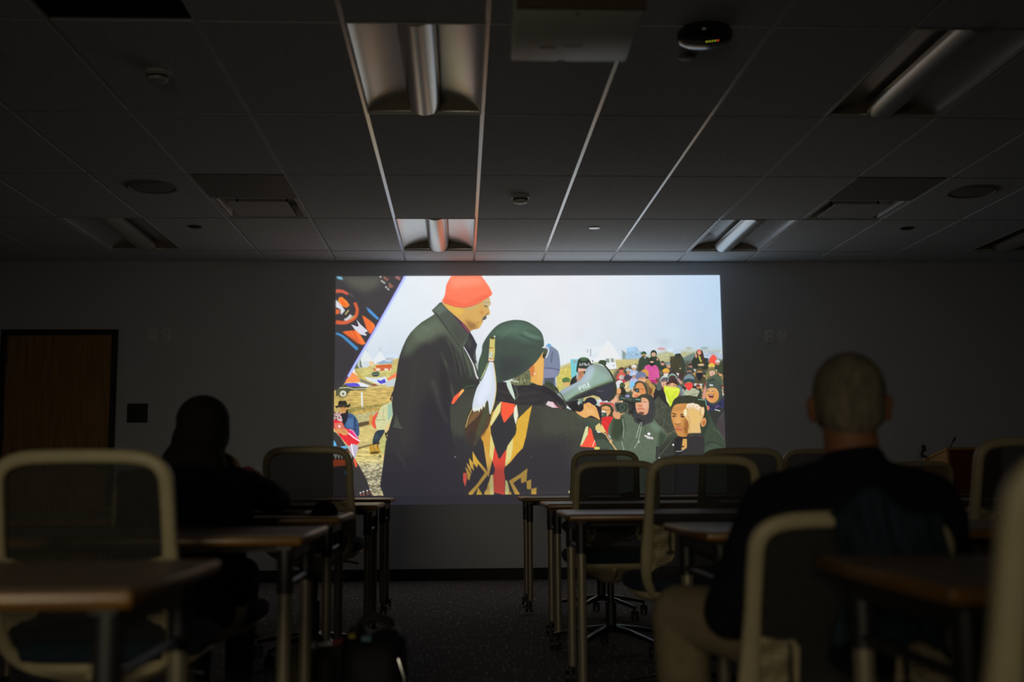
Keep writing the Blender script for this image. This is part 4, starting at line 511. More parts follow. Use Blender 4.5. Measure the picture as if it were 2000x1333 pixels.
def tube(bm, pts, w, d=None, closed=False, n=10, up=Vector((0, 1, 0)), sq=0):
    """sweep an (optionally squarish) section along pts; w = half width in the in-plane normal, d = half depth along up"""
    pts = [Vector(p) for p in pts]; N = len(pts); rings = []
    for i, p in enumerate(pts):
        t = (pts[(i+1) % N]-pts[i-1]) if closed else (pts[min(i+1, N-1)]-pts[max(i-1, 0)])
        t.normalize(); s = t.cross(up)
        if s.length < 1e-4: s = t.cross(Vector((1, 0, 0)))
        s.normalize(); u = s.cross(t).normalized(); ring = []
        ww = w[i] if hasattr(w, '__len__') else w; dd = (d[i] if hasattr(d, '__len__') else d) if d is not None else ww
        for k in range(n):
            a = 2*PI*(k+.5)/n; ca, sa = math.cos(a), math.sin(a)
            if sq: ca = math.copysign(abs(ca)**sq, ca); sa = math.copysign(abs(sa)**sq, sa)
            ring.append(bm.verts.new(p+s*ww*ca+u*dd*sa))
        rings.append(ring)
    R = list(zip(rings, rings[1:]))+([(rings[-1], rings[0])] if closed else [])
    for a, b in R:
        for k in range(n): bm.faces.new((a[k], a[(k+1) % n], b[(k+1) % n], b[k]))
    if not closed: bm.faces.new(rings[0][::-1]); bm.faces.new(rings[-1])
def fin(bm):
    bmesh.ops.recalc_face_normals(bm, faces=bm.faces); return bm
def copy_tree(o, parent=None):
    c = o.copy(); C.objects.link(c); c.parent = parent
    for ch in list(o.children): copy_tree(ch, c)
    return c
# ---------------------------------------------------------------- room shell
XL, XR, YB = -5.4, 6.4, -3.2
def struct(name, bm, m, parent=None, **k):
    o = link(name, fin(bm), m, parent, **k)
    if parent is None: o['kind'] = 'structure'
    return o
struct('floor', box(XL-.1, XR+.1, YB-.1, WY+.1, -.1, 0), 'carpet')
struct('wall_front', box(XL-.1, XR+.1, WY, WY+.12, 0, 3.1), 'wall')
struct('wall_left', box(XL-.1, XL, YB, WY, 0, 3.1), 'wall2'); struct('wall_right', box(XR, XR+.1, YB, WY, 0, 3.1), 'wall2'); struct('wall_back', box(XL-.1, XR+.1, YB-.1, YB, 0, 3.1), 'wall2')
bm = bmesh.new(); B(bm, -2.99, XR, WY-.012, WY, 0, .1); B(bm, XL, -3.985, WY-.012, WY, 0, .1); struct('baseboard_front', bm, 'base')
struct('baseboard_left', box(XL, XL+.012, YB, WY-.012, 0, .1), 'base'); struct('baseboard_right', box(XR-.012, XR, YB, WY-.012, 0, .1), 'base')
lights = [(-1, 3), (3, 3), (-5, 3), (7, 3), (-1, 0), (3, 0)]; other = [(-3, 2), (4, 2), (-3, -1)]
cut = set(lights+other)
bm = bmesh.new(); bt = bmesh.new()
k0, k1 = -9, 10
for k in range(k0, k1):
    for j in range(-7, 5):
        xa, xb = max(X0+DX*k, XL), min(X0+DX*(k+1), XR); ya, yb = max(Y0+DY*j, YB), min(Y0+DY*(j+1), WY)
        if xb-xa < .05 or yb-ya < .05: continue
        if (k, j) in cut: continue
        g = .011; B(bm, xa+g, xb-g, ya+g, yb-(g if yb < WY-.01 else .02), H, H+.018)
ceil = struct('ceiling', bm, 'tile', bevel=.003)
B(bt, XL, XR, YB, WY, H+.20, H+.24)
for k in range(k0, k1+1):
    x = X0+DX*k
    if XL < x < XR: B(bt, x-.012, x+.012, YB, WY, H+.006, H+.019)
for j in range(-6, 5):
    y = Y0+DY*j; B(bt, XL, XR, y-.012, y+.012, H+.0062, H+.0188)
B(bt, XL, XR, WY-.022, WY, H+.004, H+.012)
g = struct('ceiling_grid', bt, 'tbar', ceil)
def door():
    d = struct('door_1', box(-3.985+.045, -2.99-.045, WY-.018, WY+.0, 0, 2.138), 'doorwood')
    bm = bmesh.new(); B(bm, -3.985, -3.937, WY-.035, WY, 0, 2.185); B(bm, -3.038, -2.99, WY-.035, WY, 0, 2.185); B(bm, -3.937, -3.038, WY-.035, WY, 2.137, 2.185); link('door_frame', fin(bm), 'doorframe', d, bevel=.003)
    for z in (1.93, 1.3, .3):
        bm = bmesh.new(); lathe(bm, [(.008, -.055), (.008, .055)], (-3.935, WY-.026, z), 10); link('hinge', fin(bm), 'chrome', d)
    bm = bmesh.new(); tube(bm, [(-3.09, WY-.02, 1.0), (-3.09, WY-.07, 1.0), (-3.12, WY-.075, 1.0), (-3.2, WY-.075, 1.0)], .009); lathe(bm, [(.028, 0), (.028, .01)], (0, 0, 0), 20, mtx=Matrix.Translation((-3.09, WY-.018, 1.0)) @ Matrix.Rotation(PI/2, 4, 'X')); link('door_handle', fin(bm), 'chrome', d, True)
door()
# ---------------------------------------------------------------- projected picture
def screen():
    lin = paint(); nv, nu = 560, 960
    TL, TR, BR, BL = [Vector(v) for v in ((-1.109, 2.6585), (2.3215, 2.6715), (2.332, .65), (-1.112, .65))]
    pc = [(656, 540.5), (1405, 538), (1420, 985), (650.5, 985)]
    u = np.linspace(0, 1, nu+1)[None, :]; v = np.linspace(0, 1, nv+1)[:, None]
    def bil(a, b, c, d): return a*(1-u)*(1-v)+b*u*(1-v)+c*u*v+d*(1-u)*v
    X = bil(TL.x, TR.x, BR.x, BL.x); Z = bil(TL.y, TR.y, BR.y, BL.y); px = bil(*[p[0] for p in pc]); py = bil(*[p[1] for p in pc])
    fx = np.clip((px-PX0)*PS-.5, 0, PW-1.001); fy = np.clip((py-PY0)*PS-.5, 0, PH-1.001); ix, iy = fx.astype(int), fy.astype(int); fx = (fx-ix)[..., None]; fy = (fy-iy)[..., None]
    col = (lin[iy, ix]*(1-fx)+lin[iy, ix+1]*fx)*(1-fy)+(lin[iy+1, ix]*(1-fx)+lin[iy+1, ix+1]*fx)*fy
    n = (nu+1)*(nv+1); co = np.zeros((n, 3), np.float32); co[:, 0] = X.ravel(); co[:, 1] = WY-.004; co[:, 2] = Z.ravel()
    i, j = np.meshgrid(np.arange(nv), np.arange(nu), indexing='ij'); a = (i*(nu+1)+j).ravel(); idx = np.stack([a, a+nu+1, a+nu+2, a+1], 1).ravel().astype(np.int32)
    me = bpy.data.meshes.new('projected_picture'); me.vertices.add(n); me.vertices.foreach_set('co', co.ravel()); me.loops.add(len(idx)); me.loops.foreach_set('vertex_index', idx); nf = nu*nv; me.polygons.add(nf); me.polygons.foreach_set('loop_start', np.arange(0, nf*4, 4, dtype=np.int32)); me.polygons.foreach_set('loop_total', np.full(nf, 4, np.int32)); me.update(); me.validate()
    ca = me.color_attributes.new('picture', 'FLOAT_COLOR', 'POINT'); rgba = np.ones((n, 4), np.float32); rgba[:, :3] = col.reshape(-1, 3); ca.data.foreach_set('color', rgba.ravel())
    m = bpy.data.materials.new('projected_light'); m.use_nodes = True; nt = m.node_tree; b = nt.nodes['Principled BSDF']; at = nt.nodes.new('ShaderNodeAttribute'); at.attribute_name = 'picture'
    b.inputs['Base Color'].default_value = (.5, .5, .505, 1); b.inputs['Roughness'].default_value = .9; nt.links.new(at.outputs['Color'], b.inputs['Emission Color']); b.inputs['Emission Strength'].default_value = SCREEN
    m.cycles.emission_sampling = 'FRONT'
    me.materials.append(m); o = bpy.data.objects.new('projected_picture', me); C.objects.link(o)
    tag(o, 'bright projected picture of two speakers and a crowd outdoors, on the front wall', 'projected image')
SCREEN = 1.06
screen()
# ---------------------------------------------------------------- ceiling things
def troffer(k, j, label, first=[None]):
    if first[0] is None:
        r = empty('ceiling_light', (0, 0, H), label, 'ceiling light', 'recessed ceiling lights')
        w, l = .297, .602; bm = bmesh.new(); n = 28; rows = []
        for y in (-l, l):
            row = []
            for i in range(n+1):
                x = -w+2*w*i/n; z =   .012+.068*max(0, 1-(abs(x)/w)**2.2)**.75; row.append(bm.verts.new((x, y, z)))
            rows.append(row)
        for i in range(n): bm.faces.new((rows[0][i], rows[0][i+1], rows[1][i+1], rows[1][i]))
        link('reflector', fin(bm), 'reflector', r, True)
        for y in (-l, l):
            bm = bmesh.new(); top = [bm.verts.new((-w+2*w*i/n, y+d_, .012+.068*max(0, 1-(abs(-w+2*w*i/n)/w)**2.2)**.75)) for d_ in (0,) for i in range(n+1)]
            bm.faces.new([bm.verts.new((-w, y, 0)), bm.verts.new((w, y, 0))]+top[::-1]); link('end_plate', fin(bm), 'endplate', r)
        bm = bmesh.new(); rows = []
        for y in (-l+.004, l-.012):
            row = []
            for i in range(21):
                a = PI+PI*i/20; row.append(bm.verts.new((.085*math.cos(a), y, .052+.064*math.sin(a))))
            rows.append(row)
        for i in range(20): bm.faces.new((rows[0][i], rows[0][i+1], rows[1][i+1], rows[1][i]))
        for row in rows: bm.faces.new(row)
        bm.faces.new((rows[0][0], rows[1][0], rows[1][-1], rows[0][-1])); link('lamp_cover', fin(bm), 'perf', r, True)
        bm = bmesh.new(); B(bm, -.299, -.290, -.604, .604, -.001, .03); B(bm, .290, .299, -.604, .604, -.001, .03); B(bm, -.29, .29, -.604, -.597, -.001, .012); B(bm, -.29, .29, .597, .604, -.001, .012); link('rim', fin(bm), 'enamel', r); first[0] = r
    else: r = copy_tree(first[0]); r['label'] = label
    r.location = (X0+DX*(k+.5), Y0+DY*(j+.5), H); return r
for (k, j), lb in zip(lights, ['recessed ceiling light above the projected picture, glowing orange on its right side', 'recessed ceiling light lit pale blue, right of the one above the orange hat', 'dim recessed ceiling light over the door side, far left near the front wall', 'almost black recessed ceiling light at the far right near the front wall', 'large recessed ceiling light beside the projector, with its round metal lamp cover', 'large dark recessed ceiling light at the upper right, past the glowing round device']): troffer(k, j, lb)
def diffuser(k, j, label):
    x0, x1, y0, y1 = X0+DX*k+.012, X0+DX*(k+1)-.012, Y0+DY*(j+.5), Y0+DY*(j+1)-.012
    p = link('blank_ceiling_panel', fin(box(x0, x1, y0-DY/2+.024, y0-.012, H-.001, H+.012)), 'grey'); tag(p, 'smooth blank ceiling panel in front of the '+label, 'ceiling panel', 'blank panels by the air diffusers')
    r = empty('air_diffuser', ((x0+x1)/2, (y0+y1)/2, H), 'square '+label, 'air vent', 'square ceiling air diffusers'); hx, hy = (x1-x0)/2, (y1-y0)/2
    bm = bmesh.new(); v = [[bm.verts.new((sx*a*hx, sy*a*hy, z)) for sx, sy in ((-1, -1), (1, -1), (1, 1), (-1, 1))] for a, z in ((1, 0), (1, .004), (.9, .002), (.72, .09))]
    for q in range(4):
        for i in range(4):
            if q < 3: bm.faces.new((v[q][i], v[q][(i+1) % 4], v[q+1][(i+1) % 4], v[q+1][i]))
    bm.faces.new(v[3]); link('cone', fin(bm), 'enamel', r)
    link('face_plate', fin(box(-.70*hx, .70*hx, -.62*hy, .74*hy, -.006, .002)), 'enamel', r)
    for sx in (-.6, .6): link('bracket', fin(box(sx*hx-.006, sx*hx+.006, -.006, .006, .002, .09)), 'black', r)
diffuser(-3, 2, 'air diffuser in the ceiling left of the projector, above the standing man')
diffuser(4, 2, 'air diffuser in the ceiling at the right, beyond the pale blue light')
x0, x1, y0, y1 = X0-3*DX+.012, X0-2*DX-.012, Y0-DY+.012, Y0-.012
r = empty('return_grille', ((x0+x1)/2, (y0+y1)/2, H), 'black return air grille in the ceiling at the top left', 'air vent')
bm = bmesh.new()
for i in range(13): xx = -.29+i*.58/12; B(bm, xx-.001, xx+.001, -.59, .59, .0, .02)
for i in range(25): yy = -.585+i*1.17/24; B(bm, -.29, .29, yy-.001, yy+.001, .0, .02)
link('louvre', fin(bm), 'void', r); link('duct', fin(box(-.29, .29, -.59, .59, .06, .07)), 'void', r)
def disc(name, x, y, r, h, m, label, cat, grp=None, prof=None, parts=None):
    e = empty(name, (x, y, H), label, cat, grp); bm = bmesh.new(); lathe(bm, prof or [(r, .004), (r, -h), (r*.9, -h-.002)], n=36); link('housing' if parts else 'cover', fin(bm), m, e, True); return e
e = disc('access_point', 1.048, 4.63, .115, .05, 'smoke', 'round glossy dark device on the ceiling with a row of yellow and red lights', 'wireless device', None, [(.105, .004), (.118, -.012), (.12, -.025), (.112, -.045), (.085, -.058), (.03, -.064), (.005, -.065)], True)
for i in range(5):
    bm = bmesh.new(); lathe(bm, [(.0035, 0), (.0035, -.004), (.001, -.006)], (.0+i*.0115, -.035-i*.002, -.060+i*.0008), 10); link('indicator_light', fin(bm), 'ledr' if i == 4 else 'ledy', e)['label'] = 'glowing red light' if i == 4 else 'glowing yellow light'
def detector(x, y, label, s=1, grp='ceiling detectors'):
    e = empty('smoke_detector', (x, y, H), label, 'smoke detector', grp); bm = bmesh.new(); lathe(bm, [(.062*s, 0), (.062*s, -.014*s), (.052*s, -.017*s)], n=32); link('base_plate', fin(bm), 'enamel', e, True)
    bm = bmesh.new(); lathe(bm, [(.05*s, -.016*s), (.053*s, -.03*s), (.046*s, -.046*s), (.03*s, -.052*s), (.012*s, -.053*s)], n=32); link('sensor_cover', fin(bm), 'enamel', e, True)
    bm = bmesh.new(); lathe(bm, [(.0535*s, -.022*s), (.0545*s, -.024*s), (.0545*s, -.03*s), (.0535*s, -.032*s)], n=32); link('vent_ring', fin(bm), 'black', e)
detector(.405, 7.55, 'white smoke detector on the ceiling above the centre of the projected picture'); detector(-1.424, 5.2, 'small smoke detector on the dark ceiling at the upper left', .95); detector(-2.08, 4.86, 'smoke detector glinting at the left edge of the ceiling', .9)
disc('sprinkler_cover', 1.027, 8.53, .042, .006, 'reflector', 'bright white round sprinkler cover on the ceiling above the projected crowd', 'sprinkler cover', 'sprinkler covers')
disc('sprinkler_cover', 1.030, 4.935, .040, .008, 'grey', 'round grey cover on the ceiling just beyond the device with yellow lights', 'sprinkler cover', 'sprinkler covers')
disc('sprinkler_cover', -2.021, 8.53, .05, .006, 'black', 'dark sprinkler cover on the ceiling beside the far left dim light', 'sprinkler cover', 'sprinkler covers'); disc('sprinkler_cover', 3.478, 8.52, .05, .006, 'black', 'dark sprinkler cover on the ceiling at the right, behind the round speaker', 'sprinkler cover', 'sprinkler covers')
def speaker(x, y, label):
    e = empty('ceiling_speaker', (x, y, H), label, 'ceiling speaker', 'round ceiling speakers'); bm = bmesh.new(); lathe(bm, [(.17, 0), (.17, -.006), (.155, -.012), (.15, -.012), (.148, -.004)], n=48); link('bezel', fin(bm), 'grey', e, True); bm = bmesh.new(); lathe(bm, [(.148, -.004), (.12, -.007), (.002, -.008)], n=48); link('grille', fin(bm), 'grey', e, True)
speaker(-2.02, 7.33, 'round speaker in the ceiling at the left, beside the air diffuser'); speaker(3.47, 7.37, 'round speaker in the ceiling at the right edge')
# projector
r = empty('ceiling_projector', (.345, 3.2925, H), 'pale projector hanging from the ceiling at the top centre', 'projector'); z = 2.22-H
link('casing', fin(box(-.188, .188, -.2075, .2075, z, z+.115)), 'proj', r, True, bevel=.014)
link('rear_panel', fin(box(-.187, .187, -.214, -.2065, z+.002, z+.113)), 'projdark', r)
bm = bmesh.new(); lathe(bm, [(.035, 0), (.035, .03), (.028, .03), (.022, .015)], n=24, mtx=Matrix.Translation((.05, .2, z+.06)) @ Matrix.Rotation(-PI/2, 4, 'X')); link('lens', fin(bm), 'black', r, True)
bm = bmesh.new(); lathe(bm, [(.006, -.001), (.006, .002)], (-.008, -.185, z), 12); link('screw_hole', fin(bm), 'slot', r)
for q in ((-.035, -.012, .187, .193), (-.028, .03, .06, .064), (-.10, -.052, .07, .078)): link('underside_slot', fin(box(*q, z-.001, z+.002)), 'slot', r)
bm = bmesh.new(); B(bm, -.07, .07, -.09, .09, z+.115, z+.14); tube(bm, [(0, 0, z+.13), (0, 0, -.004)], .022, n=16); lathe(bm, [(.07, 0), (.07, -.012), (.03, -.03)], n=28); link('mount_pole', fin(bm), 'enamel', r, True)
bm = bmesh.new(); tube(bm, [(-.16, -.214, z+.05), (-.19, -.25, z+.06), (-.225, -.26, z+.10), (-.22, -.24, z+.18), (-.12, -.15, z+.3), (-.03, -.04, z+.45), (-.026, 0, -.01)], .005, n=8); link('power_cable', fin(bm), 'enamel', r, True)
# wall plates and sign
def plate(x0, x1, z0, z1, outlet, label):
    e = empty('wall_plate', ((x0+x1)/2, WY, (z0+z1)/2), label, 'wall plate', 'wall plates beside the projection'); hx, hz = (x1-x0)/2, (z1-z0)/2
    link('cover_plate', fin(box(-hx, hx, -.007, 0, -hz, hz)), 'plate', e, bevel=.002)
    bm = bmesh.new()
    if outlet:
        link('socket', fin(box(-.02, .02, -.009, -.006, -.045, .045)), 'plate', e, bevel=.001)
        for s in (-.024, .024):
            for dx in (-.007, .007): link('socket_slot', fin(box(dx-.0015, dx+.0015, -.0096, -.0088, s-.004, s+.010)), 'slot', e)
            link('socket_slot', fin(box(-.003, .003, -.0096, -.0088, s-.015, s-.009)), 'slot', e)
    else:
        for s in (-.045, .045):
            bm = bmesh.new(); lathe(bm, [(.003, 0), (.003, .002)], (0, 0, 0), 10, mtx=Matrix.Translation((0, -.007, s)) @ Matrix.Rotation(PI/2, 4, 'X')); link('screw', fin(bm), 'slot', e)
plate(2.718, 2.79, 2.055, 2.175, True, 'pale socket plate high on the wall, nearest the right edge of the picture'); plate(2.843, 2.913, 2.055, 2.175, False, 'blank pale wall plate right of the socket, above the seated man')
plate(-2.735, -2.663, 2.08, 2.197, False, 'blank wall plate above the room sign, nearer the door'); plate(-2.613, -2.541, 2.08, 2.197, True, 'dim socket plate high on the wall, right of the blank one by the door')
r = empty('room_sign', (-2.805, WY, 1.4565), 'small square black room number sign beside the door', 'sign'); link('sign_plate', fin(box(-.088, .088, -.008, 0, -.0825, .0825)), 'sign', r, bevel=.001)
cu = bpy.data.curves.new('number', 'FONT'); cu.body = '305A'; cu.size = .038; cu.extrude = .0008; t = bpy.data.objects.new('number_tmp', cu); C.objects.link(t); bpy.context.view_layer.update()
me = bpy.data.meshes.new_from_object(t.evaluated_get(bpy.context.evaluated_depsgraph_get())); bpy.data.objects.remove(t); me.materials.clear(); o = linkmesh('room_number', me, 'signtext', r); o.rotation_euler = (PI/2, 0, 0); o.location = (-.072, -.0088, .038)
o = link('sign_edge', fin(box(-.07, .07, -.0088, -.0078, -.074, -.0735)), 'signtext', r)
# ---------------------------------------------------------------- lectern
r = empty('lectern', (4.05, 8.8, 0), 'wooden lectern standing at the far right with a slanted top', 'lectern')
bm = bmesh.new(); w = .225; D = .46
prof = [(0, 0), (D, 0), (D, .985), (0, 1.07)]
for s in (-1, 1):
    bm = bmesh.new(); a = [bm.verts.new((s*w, y, z)) for y, z in prof]; b = [bm.verts.new((s*(w-.02), y, z)) for y, z in prof]
    bm.faces.new(a); bm.faces.new(b[::-1])
    for i in range(4): bm.faces.new((a[i], a[(i+1) % 4], b[(i+1) % 4], b[i]))
    link('side_panel', fin(bm), 'lectern2', r)
link('front_panel', fin(box(-w+.02, w-.02, 0, .02, .0, 1.07)), 'lectern', r)
bm = bmesh.new(); a = [bm.verts.new(p) for p in ((-w-.006, -.012, 1.073), (w+.006, -.012, 1.073), (w+.006, D+.01, .986), (-w-.006, D+.01, .986))]; b = [bm.verts.new(v.co+Vector((0, 0, .02))) for v in a]; bm.faces.new(a[::-1]); bm.faces.new(b)
for i in range(4): bm.faces.new((a[i], a[(i+1) % 4], b[(i+1) % 4], b[i]))
link('top', fin(bm), 'lectern2', r)
link('plinth', fin(box(-w-.02, w+.02, -.02, D+.02, 0, .04)), 'lectern', r)
m_ = empty('gooseneck_microphone', (3.94, 9.0, 1.057), 'thin black gooseneck microphone rising from the lectern top', 'microphone')
bm = bmesh.new(); lathe(bm, [(.02, 0), (.02, .01), (.008, .014)], n=16); link('mount', fin(bm), 'black', m_, True)
bm = bmesh.new(); tube(bm, [(0, 0, .01), (.005, 0, .05), (.028, 0, .085)], .004, n=8); link('gooseneck', fin(bm), 'black', m_, True)
bm = bmesh.new(); tube(bm, [(.028, 0, .085), (.034, 0, .095), (.048, 0, .12)], [.006, .009, .007], n=10); link('microphone_head', fin(bm), 'black', m_, True)
m_ = empty('clip_microphone', (3.795, 9.18, 1.017), 'short black curved microphone at the left end of the lectern top', 'microphone')
bm = bmesh.new(); lathe(bm, [(.022, 0), (.022, .015), (.01, .02)], n=16); link('mount', fin(bm), 'black', m_, True)
bm = bmesh.new(); tube(bm, [(0, 0, .015), (-.02, 0, .03), (-.01, 0, .05), (.003, 0, .06)], .01, n=10); link('neck', fin(bm), 'black', m_, True)
bm = bmesh.new(); tube(bm, [(.0, 0, .05), (.004, 0, .065), (.004, 0, .09), (-.004, 0, .104)], [.012, .017, .017, .01], n=12); link('microphone_head', fin(bm), 'black', m_, True)
# ---------------------------------------------------------------- training tables
TW, TD = 1.5, .60
def caster(bm, c, r=.03):
    m = Matrix.Translation(c) @ Matrix.Rotation(PI/2, 4, 'Y')
    for s in (-.014, .014): lathe(bm, [(r*.5, -.008), (r, -.006), (r, .006), (r*.5, .008)], n=18, mtx=Matrix.Translation((c[0]+s, c[1], c[2])) @ Matrix.Rotation(PI/2, 4, 'Y'))
    B(bm, c[0]-.005, c[0]+.005, c[1]-r*.8, c[1]+r*.6, c[2]-.005, c[2]+r+.012)
proto = [None]
def table(x, y, rz, z, label):
    """x = left-near corner, y = near edge"""
    if proto[0] is None:
        r = empty('training_table', (0, 0, 0), label, 'table', 'wheeled training tables in rows'); T = .745
        bm = box(0, TW, 0, TD, T-.028, T-.0015); tp = link('tabletop', fin(bm), 'wood', r, True, bevel=.008)
        link('laminate', fin(box(.008, TW-.008, .008, TD-.008, T-.0018, T-.0008)), 'top', tp)
        for px in (.057, TW-.057):
            for py in (.085, TD-.085):
                bm = bmesh.new(); tube(bm, [(px, py, .075), (px, py, T-.10)], .019, n=18); lg = link('leg', fin(bm), 'post', r, True)
                bm = bmesh.new(); tube(bm, [(px, py, T-.16), (px, py, T-.03)], .0225, n=18); B(bm, px-.02, px+.02, py-.03, py+.03, T-.04, T-.0285); link('leg_collar', fin(bm), 'black', lg, True)
                bm = bmesh.new(); caster(bm, (px-.012*(1 if px < 1 else -1), py-.02, .031)); lathe(bm, [(.008, .05), (.008, .085)], (px, py, 0), 10); link('caster', fin(bm), 'black', lg, True)
        bm = bmesh.new(); B(bm, .08, TW-.08, TD/2-.025, TD/2+.025, T-.060, T-.030)
        for px in (.057, TW-.057): B(bm, px-.015, px+.015, .08, TD-.08, T-.07, T-.032); tube(bm, [(px, .1, T-.14), (px, TD-.1, T-.14)], .01, n=8)
        link('support_beam', fin(bm), 'black', r); proto[0] = r
    else: r = copy_tree(proto[0]); r['label'] = label
    r.location = (x, y, z); r.rotation_euler = (0, 0, rz); return r
LX = -TW
table(-.465+LX, 1.65, 0, 0, 'wheeled table nearest the camera on the left, in front of the nearest chair back')
table(-.425+LX, 3.08, 0, 0, 'wheeled table just behind the nearest left chair, in front of the long-haired woman')
table(-.475+LX, 4.48, 0, 0, 'wheeled table the long-haired woman leans on, with a dark cap on it')
table(-.44+LX, 6.0, 0, .006, 'left side wheeled table, second from the front wall')
table(-.462+LX, 7.45, 0, .006, 'left side wheeled table nearest the front wall')
table(.672, 1.56, 0, 0, 'wheeled table nearest the camera on the right, close behind the man')
table(.665, 3.08, .024, 0, 'wheeled table in front of the seated man, its corner left of his arm')
table(.424, 4.52, 0, 0, 'right side wheeled table with a bright bluish top, third from the front wall')
table(.452, 6.0, 0, .004, 'right side wheeled table, second from the front wall')
table(.392, 7.45, 0, .008, 'right side wheeled table nearest the front wall, under the projected blanket coat')
table(2.10, 4.52, 0, 0, 'wheeled table behind the man, continuing the bright-topped one to the right')
table(.452+TW+.03, 6.0, 0, .004, 'wheeled table before the lectern, second row from the front wall')
table(1.90, 7.45, 0, .008, 'wheeled table before the lectern, row nearest the front wall')
# ---------------------------------------------------------------- office chairs
def loop_pts():
    """outline of the back: (x, z) right half then mirrored, with y by height"""
    R = [(0, .953), (.08, .952), (.135, .948), (.172, .935), (.192, .910), (.197, .875), (.199, .80), (.201, .72), (.203, .64), (.206, .58), (.204, .53), (.190, .485), (.160, .452), (.11, .435), (.05, .43), (0, .43)]
    P_ = R+[(-x, z) for x, z in R[-2:0:-1]]
    return P_
def by(z):                                   # depth of the back at height z
    t = (z-.62)
    return -.235-.075*max(0, t)/.33+(.10*max(0, -t/.19)**2)
def smooth_loop(P_, n=3):
    out = []; N = len(P_)
    for i in range(N):
        a, b, c, d = P_[i-1], P_[i], P_[(i+1) % N], P_[(i+2) % N]
        for k in range(n):
            t = k/n; out.append(tuple(.5*((2*b[q])+(-a[q]+c[q])*t+(2*a[q]-5*b[q]+4*c[q]-d[q])*t*t+(-a[q]+3*b[q]-3*c[q]+d[q])*t**3) for q in (0, 1)))
    return out
cproto = [None]
def chair(x, yb, label, dz=0, rz=0, tilt=0):
    if cproto[0] is None:
        r = empty('office_chair', (0, 0, 0), label, 'chair', 'tan framed mesh back office chairs')
        P_ = smooth_loop(loop_pts()); bm = bmesh.new(); ws = []
        for px, pz in P_: ws.append(.0175 if pz > .9 or pz < .5 else .0175+.006*max(0, 1-abs(pz-.62)/.14))
        tube(bm, [(px, by(pz), pz) for px, pz in P_], ws, .017, closed=True, n=12, sq=.7); bf = link('back_frame', fin(bm), 'tan', r, 2)
        # woven mesh filling the loop
        bm = bmesh.new(); zs = [.436+(.946-.436)*i/22 for i in range(23)]; rows = []
        half = sorted([(pz, abs(px)) for px, pz in P_ if px >= 0]); hz = [h[0] for h in half]; hx = [h[1] for h in half]
        for z_ in zs:
            xx = float(np.interp(z_, hz, hx))
            if z_ < .44: xx = .06
            row = []
            for i in range(15):
                s = -1+2*i/14; row.append(bm.verts.new((s*xx, by(z_)+.012-.02*(1-s*s)*(1 if z_ > .6 else 0)*.6+.018*math.exp(-((z_-.65)/.08)**2)*(1-s*s), z_)))
            rows.append(row)
        for a, b in zip(rows, rows[1:]):
            for i in range(14): bm.faces.new((a[i], a[i+1], b[i+1], b[i]))
        link('back_mesh', fin(bm), 'mesh', r, 2)
        for s in (-1, 1):
            bm = bmesh.new(); prof = [(.198, .718), (.170, .711), (.14, .706), (.118, .704), (.108, .700), (.105, .685), (.105, .602), (.108, .586), (.118, .575), (.15, .563), (.175, .552), (.192, .532), (.202, .51)]
            fa = [bm.verts.new((s*px, by(pz)-.012+.012*(1-(px-.1)/.1), pz)) for px, pz in prof]; fb = [bm.verts.new((v.co.x, v.co.y+.012, v.co.z)) for v in fa]
            bm.faces.new(fa); bm.faces.new(fb[::-1])
            for i in range(len(fa)): j = (i+1) % len(fa); bm.faces.new((fa[i], fa[j], fb[j], fb[i]))
            wg = link('lumbar_wing', fin(bm), 'tanperf', r)
            bm = bmesh.new(); prof2 = [(.118, .704), (.106, .690), (.106, .600), (.118, .580)]; tube(bm, [(s*px, by(pz)-.006, pz) for px, pz in prof2], .005, n=8); link('wing_edge', fin(bm), 'tan', wg, True)
            bm = bmesh.new(); xx = s*.121; B(bm, xx-.004, xx+.004, by(.65)-.016, by(.65)-.006, .612, .70); B(bm, xx-.014, xx+.014, by(.61)-.022, by(.61)-.008, .606, .618); link('lumbar_slider', fin(bm), 'black', wg)
        # seat
        bm = bmesh.new(); n = 32; rings = []
        for sc, z_ in ((.80, .455), (.97, .462), (1.0, .478), (1.0, .497), (.95, .512), (.75, .52), (.4, .521)):
            ring = []
            for i in range(n):
                a = 2*PI*i/n; ca, sa = math.cos(a), math.sin(a); ring.append(bm.verts.new((sc*.245*math.copysign(abs(ca)**.6, ca), .02+sc*.235*math.copysign(abs(sa)**.6, sa), z_-(.012 if sa > .7 and sc > .9 else 0))))
            rings.append(ring)
        for a, b in zip(rings, rings[1:]):
            for i in range(n): bm.faces.new((a[i], a[(i+1) % n], b[(i+1) % n], b[i]))
        bm.faces.new(rings[0][::-1]); bm.faces.new(rings[-1]); link('seat', fin(bm), 'seat', r, 2)
        bm = bmesh.new(); rings = []
        for sx, sy, z_ in ((.22, .21, .458), (.235, .225, .452), (.20, .19, .425), (.12, .13, .395), (.07, .09, .37), (.05, .06, .35)):
            ring = []
            for i in range(n):
                a = 2*PI*i/n; ca, sa = math.cos(a), math.sin(a); ring.append(bm.verts.new((sx*math.copysign(abs(ca)**.7, ca), .02+sy*math.copysign(abs(sa)**.7, sa), z_)))
            rings.append(ring)
        for a, b in zip(rings, rings[1:]):
            for i in range(n): bm.faces.new((a[i], a[(i+1) % n], b[(i+1) % n], b[i]))
        bm.faces.new(rings[0][::-1]); bm.faces.new(rings[-1]); link('seat_pan', fin(bm), 'tan', r, 2)
        bm = bmesh.new(); tube(bm, [(0, -.05, .40), (0, -.13, .405), (0, -.17, .43), (0, by(.45)+.01, .45)], [.03, .03, .028, .03], [.015, .015, .015, .012], n=10, up=Vector((1, 0, 0))); link('back_support', fin(bm), 'tan', r, True)
